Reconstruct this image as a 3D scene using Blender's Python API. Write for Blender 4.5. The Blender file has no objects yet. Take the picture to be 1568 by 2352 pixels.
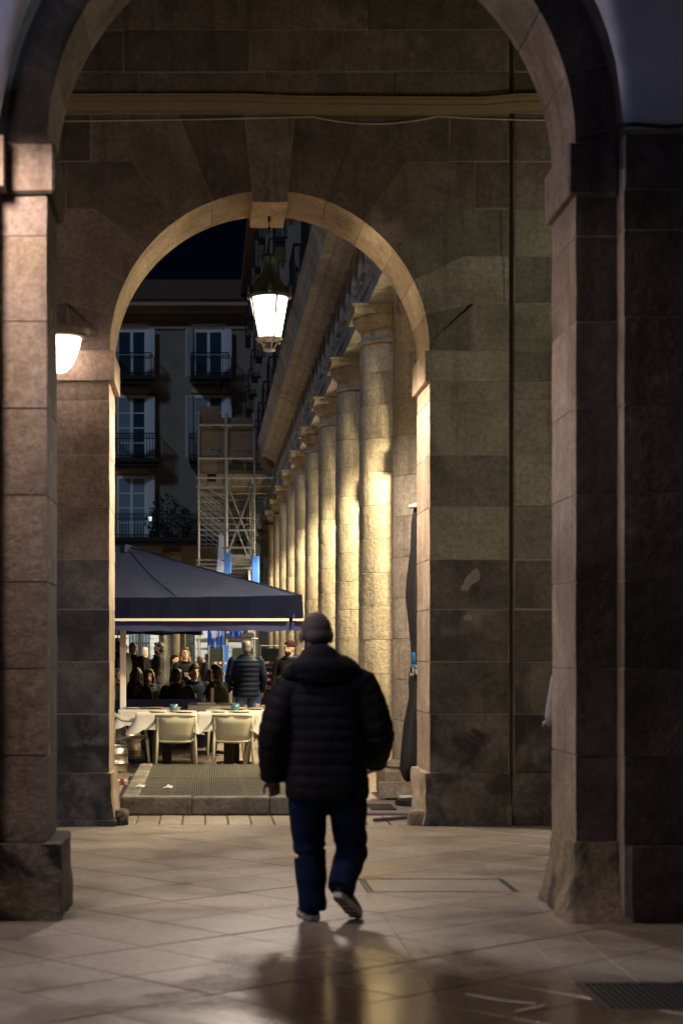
import bpy, bmesh, math, random
from mathutils import Vector, Matrix, noise
R = random.Random(7)
PI = math.pi
C = bpy.context.scene.collection
SC = bpy.context.scene

# ------------------------------------------------------------------ camera, sky, light, exposure
CAM_H = 1.54
FPX = 4100.0                      # focal length in the units used for measuring (frame 1568 x 2352)
cam_data = bpy.data.cameras.new('camera')
cam = bpy.data.objects.new('camera', cam_data)
C.objects.link(cam)
cam.location = (0, 0, CAM_H)
cam.rotation_euler = (PI / 2, 0, 0)
cam_data.sensor_fit = 'VERTICAL'
cam_data.sensor_height = 36
cam_data.lens = FPX / 2352 * 36
cam_data.shift_x = (784 - 470) / 2352
cam_data.shift_y = (1496 - 1176) / 2352
cam_data.clip_end = 2000
cam_data.dof.use_dof = True
cam_data.dof.focus_distance = 26
cam_data.dof.aperture_fstop = 2.6
SC.camera = cam

world = bpy.data.worlds.new('World')
SC.world = world
world.use_nodes = True
wt = world.node_tree
wb = wt.nodes['Background']
wb.inputs[0].default_value = (0.10, 0.27, 1.0, 1)      # clear night sky, deep navy
wb.inputs[1].default_value = 0.0035

cool_fill_data = bpy.data.lights.new('cool_fill_sun', 'SUN')  # added bluish sun lamp, standing in for cool light on the facades
cool_fill_data.energy = 0.62
cool_fill_data.angle = math.radians(6)
cool_fill_data.color = (0.55, 0.72, 1.0)
cool_fill_sun = bpy.data.objects.new('cool_fill_sun', cool_fill_data)
C.objects.link(cool_fill_sun)
cool_fill_sun.rotation_euler = (math.radians(52), 0, math.radians(-46))

SC.view_settings.view_transform = 'Standard'
SC.view_settings.look = 'None'
SC.view_settings.exposure = 0
SC.view_settings.gamma = 1
SC.render.engine = 'CYCLES'
SC.cycles.max_bounces = 6
SC.cycles.diffuse_bounces = 3
SC.cycles.glossy_bounces = 3
SC.cycles.sample_clamp_indirect = 4
SC.cycles.caustics_reflective = False
SC.cycles.caustics_refractive = False

LANTERN_W = (1.0, 0.84, 0.72)     # warm white of the arch lantern
LANTERN_Y = (1.0, 0.81, 0.46)     # yellow of the arcade lanterns
SCONCE_P = (1.0, 0.75, 0.67)      # pinkish wall lamps
LED_B = (0.45, 0.70, 1.0)
E_LANTERN, E_ARCADE, E_SCONCE, E_BACK, E_NEAR, E_LED = 7.0, 150.0, 11.0, 106.0, 6.0, 110.0
P_LANTERN, P_ARCADE, P_NEAR = 660.0, 1900.0, 235.0      # the lamp in the foot of each lantern, watts

def PX(x, d): return (x - 470) * d / FPX
def PZ(y, d): return CAM_H + (1496 - y) * d / FPX

# ------------------------------------------------------------------ materials
def mat(name, col, rough=0.8, metal=0.0, spec=0.5, bump=0.0, bscale=30.0, vary=0.0, rvar=0.0, sheen=0.0):
    m = bpy.data.materials.new(name); m.use_nodes = True
    nt = m.node_tree; p = nt.nodes['Principled BSDF']
    p.inputs['Roughness'].default_value = rough
    p.inputs['Metallic'].default_value = metal
    p.inputs['Specular IOR Level'].default_value = spec
    p.inputs['Base Color'].default_value = (*col, 1)
    if sheen: p.inputs['Sheen Weight'].default_value = sheen
    tc = nt.nodes.new('ShaderNodeTexCoord')
    if vary or rvar:
        n = nt.nodes.new('ShaderNodeTexNoise'); n.inputs['Scale'].default_value = bscale * 0.25
        n.inputs['Detail'].default_value = 6
        nt.links.new(tc.outputs['Object'], n.inputs['Vector'])
        if vary:
            mx = nt.nodes.new('ShaderNodeMix'); mx.data_type = 'RGBA'
            mx.inputs[6].default_value = (*[c * (1 - vary) for c in col], 1)
            mx.inputs[7].default_value = (*[min(1, c * (1 + vary)) for c in col], 1)
            nt.links.new(n.outputs[0], mx.inputs[0]); nt.links.new(mx.outputs[2], p.inputs['Base Color'])
        if rvar:
            mr = nt.nodes.new('ShaderNodeMapRange')
            mr.inputs[1].default_value = 0.3; mr.inputs[2].default_value = 0.7
            mr.inputs[3].default_value = max(0.02, rough - rvar); mr.inputs[4].default_value = min(1, rough + rvar)
            nt.links.new(n.outputs[0], mr.inputs[0]); nt.links.new(mr.outputs[0], p.inputs['Roughness'])
    if bump:
        n2 = nt.nodes.new('ShaderNodeTexNoise'); n2.inputs['Scale'].default_value = bscale; n2.inputs['Detail'].default_value = 5
        nt.links.new(tc.outputs['Object'], n2.inputs['Vector'])
        b = nt.nodes.new('ShaderNodeBump'); b.inputs['Strength'].default_value = bump; b.inputs['Distance'].default_value = 0.02
        nt.links.new(n2.outputs[0], b.inputs['Height']); nt.links.new(b.outputs[0], p.inputs['Normal'])
    return m

def stone_mat(name, a, b, dirt, dirt_lo=0.55, dirt_hi=0.68, rough=0.85, bump=0.5, scale=1.0, obj_var=0.35, pits=True, dirt_scale=1.6, warm=None, stains=True):
    """weathered sandstone: two tones, blotches of dirt, small pits, and a shade of its own per block"""
    m = bpy.data.materials.new(name); m.use_nodes = True
    nt = m.node_tree; L = nt.links.new; N = nt.nodes.new
    p = nt.nodes['Principled BSDF']
    tc = N('ShaderNodeTexCoord'); oi = N('ShaderNodeObjectInfo')
    off = N('ShaderNodeVectorMath'); off.operation = 'MULTIPLY_ADD'
    L(oi.outputs['Random'], off.inputs[0]); off.inputs[1].default_value = (37, 53, 71); L(tc.outputs['Object'], off.inputs[2])
    def noise_(s, det=5, rough_=0.55, dist=0.0, src=off.outputs[0]):
        n = N('ShaderNodeTexNoise'); n.inputs['Scale'].default_value = s * scale; n.inputs['Detail'].default_value = det
        n.inputs['Roughness'].default_value = rough_; n.inputs['Distortion'].default_value = dist
        L(src, n.inputs['Vector']); return n.outputs[0]
    def ramp(src, lo, hi):
        r = N('ShaderNodeMapRange'); r.inputs[1].default_value = lo; r.inputs[2].default_value = hi; L(src, r.inputs[0]); return r.outputs[0]
    def mix(f, c1, c2, mode='MIX'):
        x = N('ShaderNodeMix'); x.data_type = 'RGBA'; x.blend_type = mode
        if isinstance(f, float): x.inputs[0].default_value = f
        else: L(f, x.inputs[0])
        for i, c in ((6, c1), (7, c2)):
            if isinstance(c, tuple): x.inputs[i].default_value = (*c, 1)
            else: L(c, x.inputs[i])
        return x.outputs[2]
    base = mix(ramp(noise_(2.2, 6, 0.6, 0.6), 0.35, 0.65), a, b)
    if warm: base = mix(ramp(noise_(0.9, 3), 0.5, 0.66), base, warm)
    def mul(c, f, k):          # darken by colour K where F
        return mix(f, c, mix(1.0, c, k, 'MULTIPLY'))
    base = mul(base, ramp(noise_(24, 7, 0.72), 0.35, 0.68), (0.55, 0.53, 0.51))
    if stains:
        wide = noise_(0.75, 6, 0.6, 0.4, tc.outputs['Object'])                     # stains that run across the joints
        base = mul(base, ramp(wide, 0.50, 0.66), (0.56, 0.54, 0.52))
        base = mix(ramp(noise_(1.1, 5, 0.65, 0.3, tc.outputs['Object']), 0.60, 0.80), base, tuple(min(1, x * 1.35 + 0.02) for x in b))
        st = N('ShaderNodeVectorMath'); st.operation = 'MULTIPLY'; L(tc.outputs['Object'], st.inputs[0]); st.inputs[1].default_value = (7, 7, 0.8)
        base = mul(base, ramp(noise_(1.0, 5, 0.6, 0.2, st.outputs[0]), 0.52, 0.72), (0.62, 0.60, 0.58))   # run-off streaks
    d = ramp(noise_(dirt_scale, 8, 0.62, 0.8), dirt_lo, dirt_hi)
    base = mix(d, base, dirt)
    h1 = noise_(3.2, 6, 0.6); h2 = noise_(13, 5, 0.65); h3 = noise_(48, 4, 0.6)
    def mad(x, k, y):
        q = N('ShaderNodeMath'); q.operation = 'MULTIPLY_ADD'; L(x, q.inputs[0]); q.inputs[1].default_value = k; L(y, q.inputs[2]); return q.outputs[0]
    hh = mad(h3, 0.28, mad(h2, 0.5, h1))
    if pits:
        wob = N('ShaderNodeVectorMath'); wob.operation = 'MULTIPLY_ADD'
        nz = N('ShaderNodeTexNoise'); nz.inputs['Scale'].default_value = 6; L(off.outputs[0], nz.inputs['Vector'])
        L(nz.outputs['Color'], wob.inputs[0]); wob.inputs[1].default_value = (0.16, 0.16, 0.16); L(off.outputs[0], wob.inputs[2])
        vz = N('ShaderNodeTexVoronoi'); vz.inputs['Scale'].default_value = 3.6 * scale; L(wob.outputs[0], vz.inputs['Vector'])
        sep = N('ShaderNodeSeparateColor'); L(vz.outputs['Color'], sep.inputs[0])
        rad = N('ShaderNodeMapRange'); rad.inputs[1].default_value = 0.45; rad.inputs[2].default_value = 1.0; rad.inputs[3].default_value = 0.0; rad.inputs[4].default_value = 0.055; L(sep.outputs[0], rad.inputs[0])
        lt = N('ShaderNodeMath'); lt.operation = 'SUBTRACT'; L(rad.outputs[0], lt.inputs[0]); L(vz.outputs['Distance'], lt.inputs[1])
        pit = ramp(lt.outputs[0], 0.0, 0.035)
        base = mul(base, pit, (0.35, 0.33, 0.31)); hh = mad(pit, -0.3, hh)
    hv = N('ShaderNodeHueSaturation'); L(base, hv.inputs['Color'])
    v = N('ShaderNodeMapRange'); v.inputs[3].default_value = 1 - obj_var; v.inputs[4].default_value = 1 + obj_var
    L(oi.outputs['Random'], v.inputs[0]); L(v.outputs[0], hv.inputs['Value'])
    L(hv.outputs[0], p.inputs['Base Color'])
    p.inputs['Roughness'].default_value = rough; p.inputs['Specular IOR Level'].default_value = 0.3
    bm_ = N('ShaderNodeBump'); bm_.inputs['Strength'].default_value = bump; bm_.inputs['Distance'].default_value = 0.04
    L(hh, bm_.inputs['Height']); L(bm_.outputs[0], p.inputs['Normal'])
    return m

def emit(name, col, strength):
    m = bpy.data.materials.new(name); m.use_nodes = True
    p = m.node_tree.nodes['Principled BSDF']
    p.inputs['Base Color'].default_value = (0.8, 0.8, 0.8, 1)
    p.inputs['Emission Color'].default_value = (*col, 1)
    p.inputs['Emission Strength'].default_value = strength
    return m

M = {}
M['wall'] = stone_mat('sandstone_wall', (0.26, 0.20, 0.145), (0.35, 0.28, 0.21), (0.13, 0.10, 0.08), 0.56, 0.72, obj_var=0.34, bump=0.8)
M['wall_high'] = stone_mat('darker_sandstone', (0.17, 0.135, 0.10), (0.235, 0.19, 0.145), (0.08, 0.065, 0.05), 0.52, 0.70, obj_var=0.38, bump=0.8)  # darker stone for the upper courses, keystone and ceiling
M['wall_green'] = stone_mat('greenish_sandstone', (0.26, 0.245, 0.18), (0.34, 0.32, 0.24), (0.14, 0.125, 0.09), 0.58, 0.72, obj_var=0.34, bump=0.8)
M['crust'] = stone_mat('black_crusted_sandstone', (0.115, 0.105, 0.09), (0.185, 0.16, 0.13), (0.045, 0.043, 0.042), 0.47, 0.66, obj_var=0.3, bump=0.8)
M['crust_low'] = stone_mat('blackened_sandstone', (0.085, 0.08, 0.073), (0.22, 0.195, 0.165), (0.034, 0.034, 0.035), 0.45, 0.60, obj_var=0.15, bump=0.9, dirt_scale=2.6)
M['plinth'] = stone_mat('blotched_plinth_stone', (0.26, 0.22, 0.175), (0.34, 0.28, 0.20), (0.035, 0.035, 0.037), 0.47, 0.53, bump=0.9, obj_var=0.1, dirt_scale=1.5)
M['plinth_ochre'] = stone_mat('ochre_stained_plinth', (0.27, 0.215, 0.135), (0.36, 0.29, 0.20), (0.07, 0.06, 0.05), 0.55, 0.63, bump=0.8, obj_var=0.05, dirt_scale=1.3)
M['reveal'] = stone_mat('clean_sandstone', (0.38, 0.29, 0.19), (0.48, 0.38, 0.26), (0.26, 0.18, 0.11), 0.6, 0.75, obj_var=0.14, bump=0.4)
M['near'] = stone_mat('lit_pier_sandstone', (0.27, 0.22, 0.175), (0.36, 0.30, 0.245), (0.14, 0.11, 0.09), 0.55, 0.72, warm=(0.30, 0.24, 0.165), obj_var=0.18, bump=0.45)  # lamplit pier tone: the light is put into the stone colour
M['near_shaded'] = stone_mat('shaded_pier_sandstone', (0.085, 0.07, 0.06), (0.135, 0.112, 0.096), (0.045, 0.038, 0.035), 0.5, 0.7, obj_var=0.25, bump=0.4)  # the same pier stone, darkened for the faces in shade
M['column'] = stone_mat('column_sandstone', (0.38, 0.325, 0.24), (0.47, 0.41, 0.31), (0.27, 0.215, 0.145), 0.6, 0.78, obj_var=0.13, bump=0.6)
M['cornice'] = stone_mat('grey_cornice_stone', (0.35, 0.33, 0.32), (0.44, 0.415, 0.40), (0.17, 0.155, 0.145), 0.58, 0.75, obj_var=0.1, bump=0.3)
M['mortar'] = mat('mortar', (0.27, 0.235, 0.185), 0.95, bump=0.4, vary=0.3)
M['trunking'] = mat('ochre_trunking', (0.27, 0.20, 0.10), 0.6, vary=0.15)
M['wire'] = mat('pale_wire', (0.45, 0.40, 0.30), 0.6)
M['plaster'] = mat('vault_plaster', (0.50, 0.51, 0.60), 0.9, bump=0.25, bscale=8, vary=0.28)
M['tile'] = stone_mat('floor_tile', (0.33, 0.285, 0.225), (0.385, 0.335, 0.27), (0.26, 0.22, 0.17), 0.54, 0.76, rough=0.36, bump=0.04, obj_var=0.09, pits=False, stains=False)
M['tile'].node_tree.nodes['Principled BSDF'].inputs['Specular IOR Level'].default_value = 0.5
_nt = M['tile'].node_tree; _p = _nt.nodes['Principled BSDF']      # damp patches lie across the tiles: darker and glossier
_tc = _nt.nodes.new('ShaderNodeTexCoord'); _n = _nt.nodes.new('ShaderNodeTexNoise'); _n.inputs['Scale'].default_value = 0.9; _n.inputs['Detail'].default_value = 7; _n.inputs['Roughness'].default_value = 0.62; _n.inputs['Distortion'].default_value = 0.7
_nt.links.new(_tc.outputs['Object'], _n.inputs['Vector'])
_r = _nt.nodes.new('ShaderNodeMapRange'); _r.inputs[1].default_value = 0.44; _r.inputs[2].default_value = 0.60; _r.inputs[3].default_value = 0.50; _r.inputs[4].default_value = 0.32
_nt.links.new(_n.outputs[0], _r.inputs[0]); _nt.links.new(_r.outputs[0], _p.inputs['Roughness'])
_w = _nt.nodes.new('ShaderNodeMapRange'); _w.inputs[1].default_value = 0.38; _w.inputs[2].default_value = 0.76; _nt.links.new(_n.outputs[0], _w.inputs[0])
_m = _nt.nodes.new('ShaderNodeMix'); _m.data_type = 'RGBA'; _m.blend_type = 'MULTIPLY'; _m.inputs[7].default_value = (0.78, 0.73, 0.66, 1)
_src = _p.inputs['Base Color'].links[0].from_socket; _nt.links.new(_src, _m.inputs[6]); _nt.links.new(_w.outputs[0], _m.inputs[0]); _nt.links.new(_m.outputs[2], _p.inputs['Base Color'])
# a larger damp patch by the grating: its outline comes from noise round one spot of the floor
_N = _nt.nodes.new; _L = _nt.links.new
_vd = _N('ShaderNodeVectorMath'); _vd.operation = 'DISTANCE'; _vd.inputs[1].default_value = (1.15, 7.75, 0); _L(_tc.outputs['Object'], _vd.inputs[0])
_ad = _N('ShaderNodeMath'); _ad.operation = 'MULTIPLY_ADD'; _ad.inputs[1].default_value = -1.6; _L(_n.outputs[0], _ad.inputs[0]); _L(_vd.outputs['Value'], _ad.inputs[2])
_dm = _N('ShaderNodeMapRange'); _dm.inputs[1].default_value = 0.75; _dm.inputs[2].default_value = -0.05; _L(_ad.outputs[0], _dm.inputs[0])
_m2 = _N('ShaderNodeMix'); _m2.data_type = 'RGBA'; _m2.blend_type = 'MULTIPLY'; _m2.inputs[7].default_value = (0.55, 0.46, 0.34, 1); _L(_dm.outputs[0], _m2.inputs[0]); _L(_m.outputs[2], _m2.inputs[6])
_vg = _N('ShaderNodeTexVoronoi'); _vg.inputs['Scale'].default_value = 1.7; _L(_tc.outputs['Object'], _vg.inputs['Vector'])
_gs = _N('ShaderNodeMapRange'); _gs.inputs[1].default_value = 0.040; _gs.inputs[2].default_value = 0.020; _L(_vg.outputs['Distance'], _gs.inputs[0])
_m3 = _N('ShaderNodeMix'); _m3.data_type = 'RGBA'; _m3.blend_type = 'MULTIPLY'; _m3.inputs[7].default_value = (0.45, 0.42, 0.40, 1); _L(_gs.outputs[0], _m3.inputs[0]); _L(_m2.outputs[2], _m3.inputs[6]); _L(_m3.outputs[2], _p.inputs['Base Color'])
_mr = _N('ShaderNodeMix'); _mr.data_type = 'FLOAT'; _mr.inputs[3].default_value = 0.15; _L(_dm.outputs[0], _mr.inputs[0]); _L(_r.outputs[0], _mr.inputs[2]); _L(_mr.outputs[0], _p.inputs['Roughness'])
M['grout'] = mat('grout', (0.12, 0.095, 0.07), 0.9)
M['plaza'] = mat('plaza_paving', (0.19, 0.15, 0.135), 0.6, bump=0.15, bscale=8, vary=0.3)
M['kerb'] = stone_mat('grey_kerb_stone', (0.17, 0.16, 0.14), (0.25, 0.235, 0.205), (0.09, 0.085, 0.075), 0.52, 0.7, obj_var=0.15)
M['iron'] = mat('dark_iron', (0.035, 0.035, 0.035), 0.55, 0.6, bump=0.2, vary=0.3)
M['grate'] = mat('grey_grating', (0.13, 0.125, 0.115), 0.5, 0.5, vary=0.25)
M['pit'] = mat('pit_shadow', (0.02, 0.02, 0.02), 0.9)
M['lantern_metal'] = mat('green_black_metal', (0.035, 0.045, 0.04), 0.45, 0.6)
M['glow_white'] = emit('lantern_glow', (1.0, 0.90, 0.80), E_LANTERN)      # frosted pane: glows and lets the bulb's light through
_nt = M['glow_white'].node_tree; _tr = _nt.nodes.new('ShaderNodeBsdfTransparent'); _mx = _nt.nodes.new('ShaderNodeMixShader'); _mx.inputs[0].default_value = 0.6
_nt.links.new(_nt.nodes['Principled BSDF'].outputs[0], _mx.inputs[1]); _nt.links.new(_tr.outputs[0], _mx.inputs[2]); _nt.links.new(_mx.outputs[0], _nt.nodes['Material Output'].inputs[0])
M['glow_yellow'] = emit('arcade_lantern_glow', LANTERN_Y, E_ARCADE)
M['glow_sconce'] = emit('sconce_glow', SCONCE_P, E_SCONCE)
M['glow_sconce_added'] = emit('added_sconce_glow', SCONCE_P, E_BACK)
M['glow_sconce_near'] = emit('near_sconce_glow', SCONCE_P, E_NEAR)
M['glow_led'] = emit('cool_led', LED_B, E_LED)
M['glow_side_fill'] = emit('side_fill_glow', (0.66, 0.76, 1.0), 0.10)
M['glow_strip_fill'] = emit('strip_fill_glow', (0.42, 0.55, 1.0), 15.0)
M['glow_gallery_fill'] = emit('gallery_fill_glow', (1.0, 0.98, 0.74), 95)
M['glow_phone'] = emit('blue_point', (0.6, 0.95, 1.0), 2.5)
M['sconce_cap'] = stone_mat('sconce_cap_brass', (0.30, 0.25, 0.14), (0.20, 0.16, 0.09), (0.1, 0.08, 0.05), rough=0.6, pits=False)
M['render_wall'] = mat('ochre_render', (0.235, 0.205, 0.175), 0.9, bump=0.15, bscale=4, vary=0.25)
M['far_stone'] = mat('far_stone', (0.36, 0.30, 0.22), 0.9, bump=0.15, bscale=4, vary=0.2)
M['pale_block'] = mat('pale_block', (0.50, 0.50, 0.49), 0.85, vary=0.1)
M['roof'] = mat('roof_tiles', (0.10, 0.06, 0.045), 0.9, bump=0.6, bscale=9)
M['shutter'] = mat('white_shutter', (0.62, 0.66, 0.72), 0.6)
M['frame_white'] = mat('white_frame', (0.66, 0.70, 0.74), 0.55)
M['glass_dark'] = mat('window_glass', (0.03, 0.06, 0.09), 0.08, spec=0.8)
M['curtain'] = mat('curtained_glass', (0.20, 0.30, 0.38), 0.25, spec=0.6, vary=0.2)
M['rail'] = mat('black_railing', (0.015, 0.017, 0.02), 0.5, 0.3)
M['leaf'] = mat('dark_leaf', (0.03, 0.045, 0.02), 0.7)
M['canopy'] = mat('navy_canvas', (0.010, 0.0145, 0.043), 0.9, spec=0.12, bump=0.12, bscale=14, vary=0.15)
M['navy'] = mat('navy_cloth', (0.016, 0.02, 0.085), 0.8, bump=0.15, bscale=8)
M['white_metal'] = mat('white_painted_metal', (0.70, 0.62, 0.60), 0.45)
M['cloth'] = mat('white_tablecloth', (0.50, 0.475, 0.47), 0.85, bump=0.15, bscale=12)
M['chair'] = mat('cream_plastic', (0.40, 0.385, 0.29), 0.42)
M['black_metal'] = mat('black_metal', (0.02, 0.02, 0.02), 0.5, 0.4)
M['plate'] = mat('glazed_plate', (0.60, 0.53, 0.47), 0.25)
M['plate_brown'] = mat('tan_plate', (0.36, 0.26, 0.18), 0.35)
M['blue_glass'] = mat('teal_tumbler', (0.05, 0.13, 0.17), 0.2, spec=0.7)
gm = mat('clear_glass', (0.75, 0.78, 0.8), 0.05)
gm.node_tree.nodes['Principled BSDF'].inputs['Transmission Weight'].default_value = 0.8
M['glass'] = gm
M['steel'] = mat('brushed_steel', (0.55, 0.50, 0.44), 0.35, 0.9, rvar=0.1)
M['scaf'] = mat('galvanised_tube', (0.30, 0.31, 0.33), 0.5, 0.4, vary=0.2)
M['board'] = mat('scaffold_board', (0.13, 0.105, 0.08), 0.85, bump=0.3, bscale=10, vary=0.3)
M['blue_pad'] = mat('blue_foam_pad', (0.03, 0.14, 0.62), 0.6, vary=0.15)
M['blue_tarp'] = mat('pale_blue_tarp', (0.32, 0.40, 0.75), 0.6)
M['green_net'] = mat('dark_green_net', (0.008, 0.018, 0.018), 0.8, vary=0.3)
M['tape_red'] = mat('red_tape', (0.30, 0.035, 0.03), 0.5)
M['tape_white'] = mat('white_tape', (0.65, 0.62, 0.60), 0.5)
M['black_canvas'] = mat('black_canvas', (0.012, 0.011, 0.011), 0.75, bump=0.25, bscale=10)
M['blue_strap'] = mat('blue_strap', (0.01, 0.16, 0.36), 0.5)
M['cream_print'] = mat('cream_print', (0.50, 0.46, 0.34), 0.7)
M['hair_thin'] = mat('thin_grey_hair', (0.075, 0.060, 0.052), 0.75, bump=0.12, bscale=90, vary=0.35, spec=0.2)
M['skin'] = mat('skin', (0.46, 0.27, 0.19), 0.55, vary=0.1)
M['skin_tan'] = mat('weathered_skin', (0.13, 0.085, 0.064), 0.6, bump=0.2, bscale=40, vary=0.15)
M['skin_pale'] = mat('pale_skin', (0.55, 0.35, 0.27), 0.55)
M['skin_dark'] = mat('dark_skin', (0.09, 0.05, 0.035), 0.55)
M['lip'] = mat('lips', (0.33, 0.11, 0.09), 0.5)
M['eye'] = mat('eye', (0.03, 0.02, 0.015), 0.3)
for k, c in dict(black=(0.010, 0.010, 0.011), brown=(0.055, 0.028, 0.014), chestnut=(0.11, 0.055, 0.028), grey=(0.26, 0.25, 0.24), salt=(0.16, 0.14, 0.13)).items():
    M['hair_' + k] = mat('hair_' + k, c, 0.5, bump=0.6, bscale=45)
for k, c in dict(black=(0.012, 0.012, 0.014), navy=(0.016, 0.022, 0.045), olive=(0.028, 0.027, 0.018), charcoal=(0.035, 0.035, 0.038), grey=(0.30, 0.31, 0.34), sage=(0.16, 0.18, 0.16), plum=(0.03, 0.012, 0.018)).items():
    M['cl_' + k] = mat('cloth_' + k, c, 0.85, spec=0.12, bump=0.35, bscale=16)
M['jacket'] = mat('black_puffer', (0.008, 0.008, 0.010), 0.7, spec=0.2, bump=0.35, bscale=22)
M['puffer_navy'] = mat('navy_puffer', (0.006, 0.010, 0.027), 0.65, spec=0.12, bump=0.2, bscale=18)
M['denim_dark'] = mat('dark_denim', (0.008, 0.018, 0.050), 0.9, spec=0.15, bump=0.35, bscale=14, vary=0.3)
M['denim'] = mat('blue_denim', (0.05, 0.10, 0.19), 0.85, bump=0.35, bscale=14, vary=0.4)
M['shoe_dark'] = mat('black_trainer', (0.02, 0.02, 0.022), 0.6)
M['sole'] = mat('pale_rubber', (0.60, 0.58, 0.56), 0.7, vary=0.2)
M['sole_under'] = mat('grey_outsole', (0.15, 0.13, 0.12), 0.8, bump=0.5, bscale=60)
M['paper'] = mat('white_paper', (0.72, 0.69, 0.62), 0.8)
M['pole'] = mat('purple_grey_pole', (0.07, 0.05, 0.06), 0.5)
M['slab'] = mat('pale_slab', (0.52, 0.52, 0.47), 0.6)
M['chalk'] = mat('chalk_mark', (0.50, 0.45, 0.38), 0.9)

# ------------------------------------------------------------------ geometry helpers
class B:
    """collects solids in one bmesh and links them as one mesh object"""
    def __init__(s): s.bm = bmesh.new()
    def quad(s, pts, mi=0):
        f = s.bm.faces.new([s.bm.verts.new(p) for p in pts]); f.material_index = mi; return f
    def box(s, x0, x1, y0, y1, z0, z1, mi=0, jit=0.0):
        j = lambda: R.uniform(-jit, jit) if jit else 0
        v = [s.bm.verts.new((x + j(), y + j(), z + j())) for z in (z0, z1) for y in (y0, y1) for x in (x0, x1)]
        for q in ((0, 2, 3, 1), (4, 5, 7, 6), (0, 1, 5, 4), (2, 6, 7, 3), (0, 4, 6, 2), (1, 3, 7, 5)):
            f = s.bm.faces.new([v[i] for i in q]); f.material_index = mi
        return s
    def prism(s, pts, axis, a0, a1, mi=0):
        """polygon in the two axes other than AXIS (in x,y,z order), extruded along AXIS"""
        def P(p, a):
            if axis == 'y': return (p[0], a, p[1])
            if axis == 'x': return (a, p[0], p[1])
            return (p[0], p[1], a)
        b = [s.bm.verts.new(P(p, a0)) for p in pts]; t = [s.bm.verts.new(P(p, a1)) for p in pts]
        n = len(pts); fs = [s.bm.faces.new(b), s.bm.faces.new(t[::-1])]
        for i in range(n): fs.append(s.bm.faces.new((b[i], t[i], t[(i + 1) % n], b[(i + 1) % n])))
        for f in fs: f.material_index = mi
        return s
    def loft(s, rings, seg=16, mi=0, close=True, power=2.0):
        """rings: (center, rx, ry) in horizontal planes, or a ready list of points"""
        vs = []
        for r in rings:
            if isinstance(r[0], (Vector, tuple)) and len(r) == 3:
                c, rx, ry = r; ring = []
                for i in range(seg):
                    a = 2 * PI * i / seg; ca, sa = math.cos(a), math.sin(a)
                    e = 2.0 / power
                    ring.append((c[0] + rx * math.copysign(abs(ca) ** e, ca), c[1] + ry * math.copysign(abs(sa) ** e, sa), c[2]))
            else: ring = r
            vs.append([s.bm.verts.new(p) for p in ring])
        n = len(vs[0])
        for a, b in zip(vs, vs[1:]):
            for i in range(n):
                f = s.bm.faces.new((a[i], a[(i + 1) % n], b[(i + 1) % n], b[i])); f.material_index = mi
        if close:
            f = s.bm.faces.new(vs[0][::-1]); f.material_index = mi
            f = s.bm.faces.new(vs[-1]); f.material_index = mi
        return s
    def lathe(s, prof, c=(0, 0, 0), seg=24, mi=0, a0=0, a1=2 * PI, ry=1.0):
        rings = []
        full = abs(a1 - a0 - 2 * PI) < 1e-6
        n = seg if full else seg + 1
        for r, z in prof:
            rings.append([s.bm.verts.new((c[0] + max(r, 1e-4) * math.cos(a0 + (a1 - a0) * i / seg), c[1] + ry * max(r, 1e-4) * math.sin(a0 + (a1 - a0) * i / seg), c[2] + z)) for i in range(n)])
        for a, b in zip(rings, rings[1:]):
            for i in range(n if full else n - 1):
                f = s.bm.faces.new((a[i], a[(i + 1) % n], b[(i + 1) % n], b[i])); f.material_index = mi
        if full:
            s.bm.faces.new(rings[0][::-1]).material_index = mi; s.bm.faces.new(rings[-1]).material_index = mi
        return s
    def cap(s, p0, p1, r0, r1, seg=12, flat=1.0, mi=0, up=None, n=4):
        """tapered capsule between two points; FLAT squeezes it along the horizontal side nearest y"""
        p0, p1 = Vector(p0), Vector(p1); d = p1 - p0; L = d.length or 1e-6; d = d / L
        u = d.cross(Vector((0, 1, 0)))
        if u.length < 0.05: u = d.cross(Vector((1, 0, 0)))
        u.normalize(); w = d.cross(u)
        rings = []
        for i in range(n): a = -PI / 2 + (i + 0.15) / n * PI / 2; rings.append((p0 + d * (r0 * math.sin(a)), r0 * math.cos(a)))
        for t in (0, 0.25, 0.5, 0.75, 1): rings.append((p0 + d * L * t, r0 + (r1 - r0) * t))
        for i in range(1, n + 1): a = (i - 0.15) / n * PI / 2; rings.append((p1 + d * (r1 * math.sin(a)), r1 * math.cos(a)))
        s.loft([[tuple(c + u * (r * math.cos(2 * PI * k / seg)) + w * (r * flat * math.sin(2 * PI * k / seg))) for k in range(seg)] for c, r in rings], mi=mi)
        return s
    def ell(s, c, r, seg=16, rot=None, mi=0):
        c = Vector(c); rings = []
        m = rot or Matrix.Identity(3)
        for i in range(9):
            a = -PI / 2 + (i + 0.2) / 8.4 * PI
            rings.append([tuple(c + m @ Vector((r[0] * math.cos(a) * math.cos(2 * PI * k / seg), r[1] * math.cos(a) * math.sin(2 * PI * k / seg), r[2] * math.sin(a)))) for k in range(seg)])
        s.loft(rings, mi=mi); return s
    def tube(s, pts, r, seg=6, mi=0):
        pts = [Vector(p) for p in pts]; rings = []
        for i, p in enumerate(pts):
            d = (pts[min(i + 1, len(pts) - 1)] - pts[max(i - 1, 0)]).normalized()
            u = d.cross(Vector((0, 0, 1)))
            if u.length < 0.05: u = d.cross(Vector((0, 1, 0)))
            u.normalize(); w = d.cross(u)
            rr = r[i] if isinstance(r, (list, tuple)) else r
            rings.append([tuple(p + u * (rr * math.cos(2 * PI * k / seg)) + w * (rr * math.sin(2 * PI * k / seg))) for k in range(seg)])
        s.loft(rings, mi=mi); return s
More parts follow.
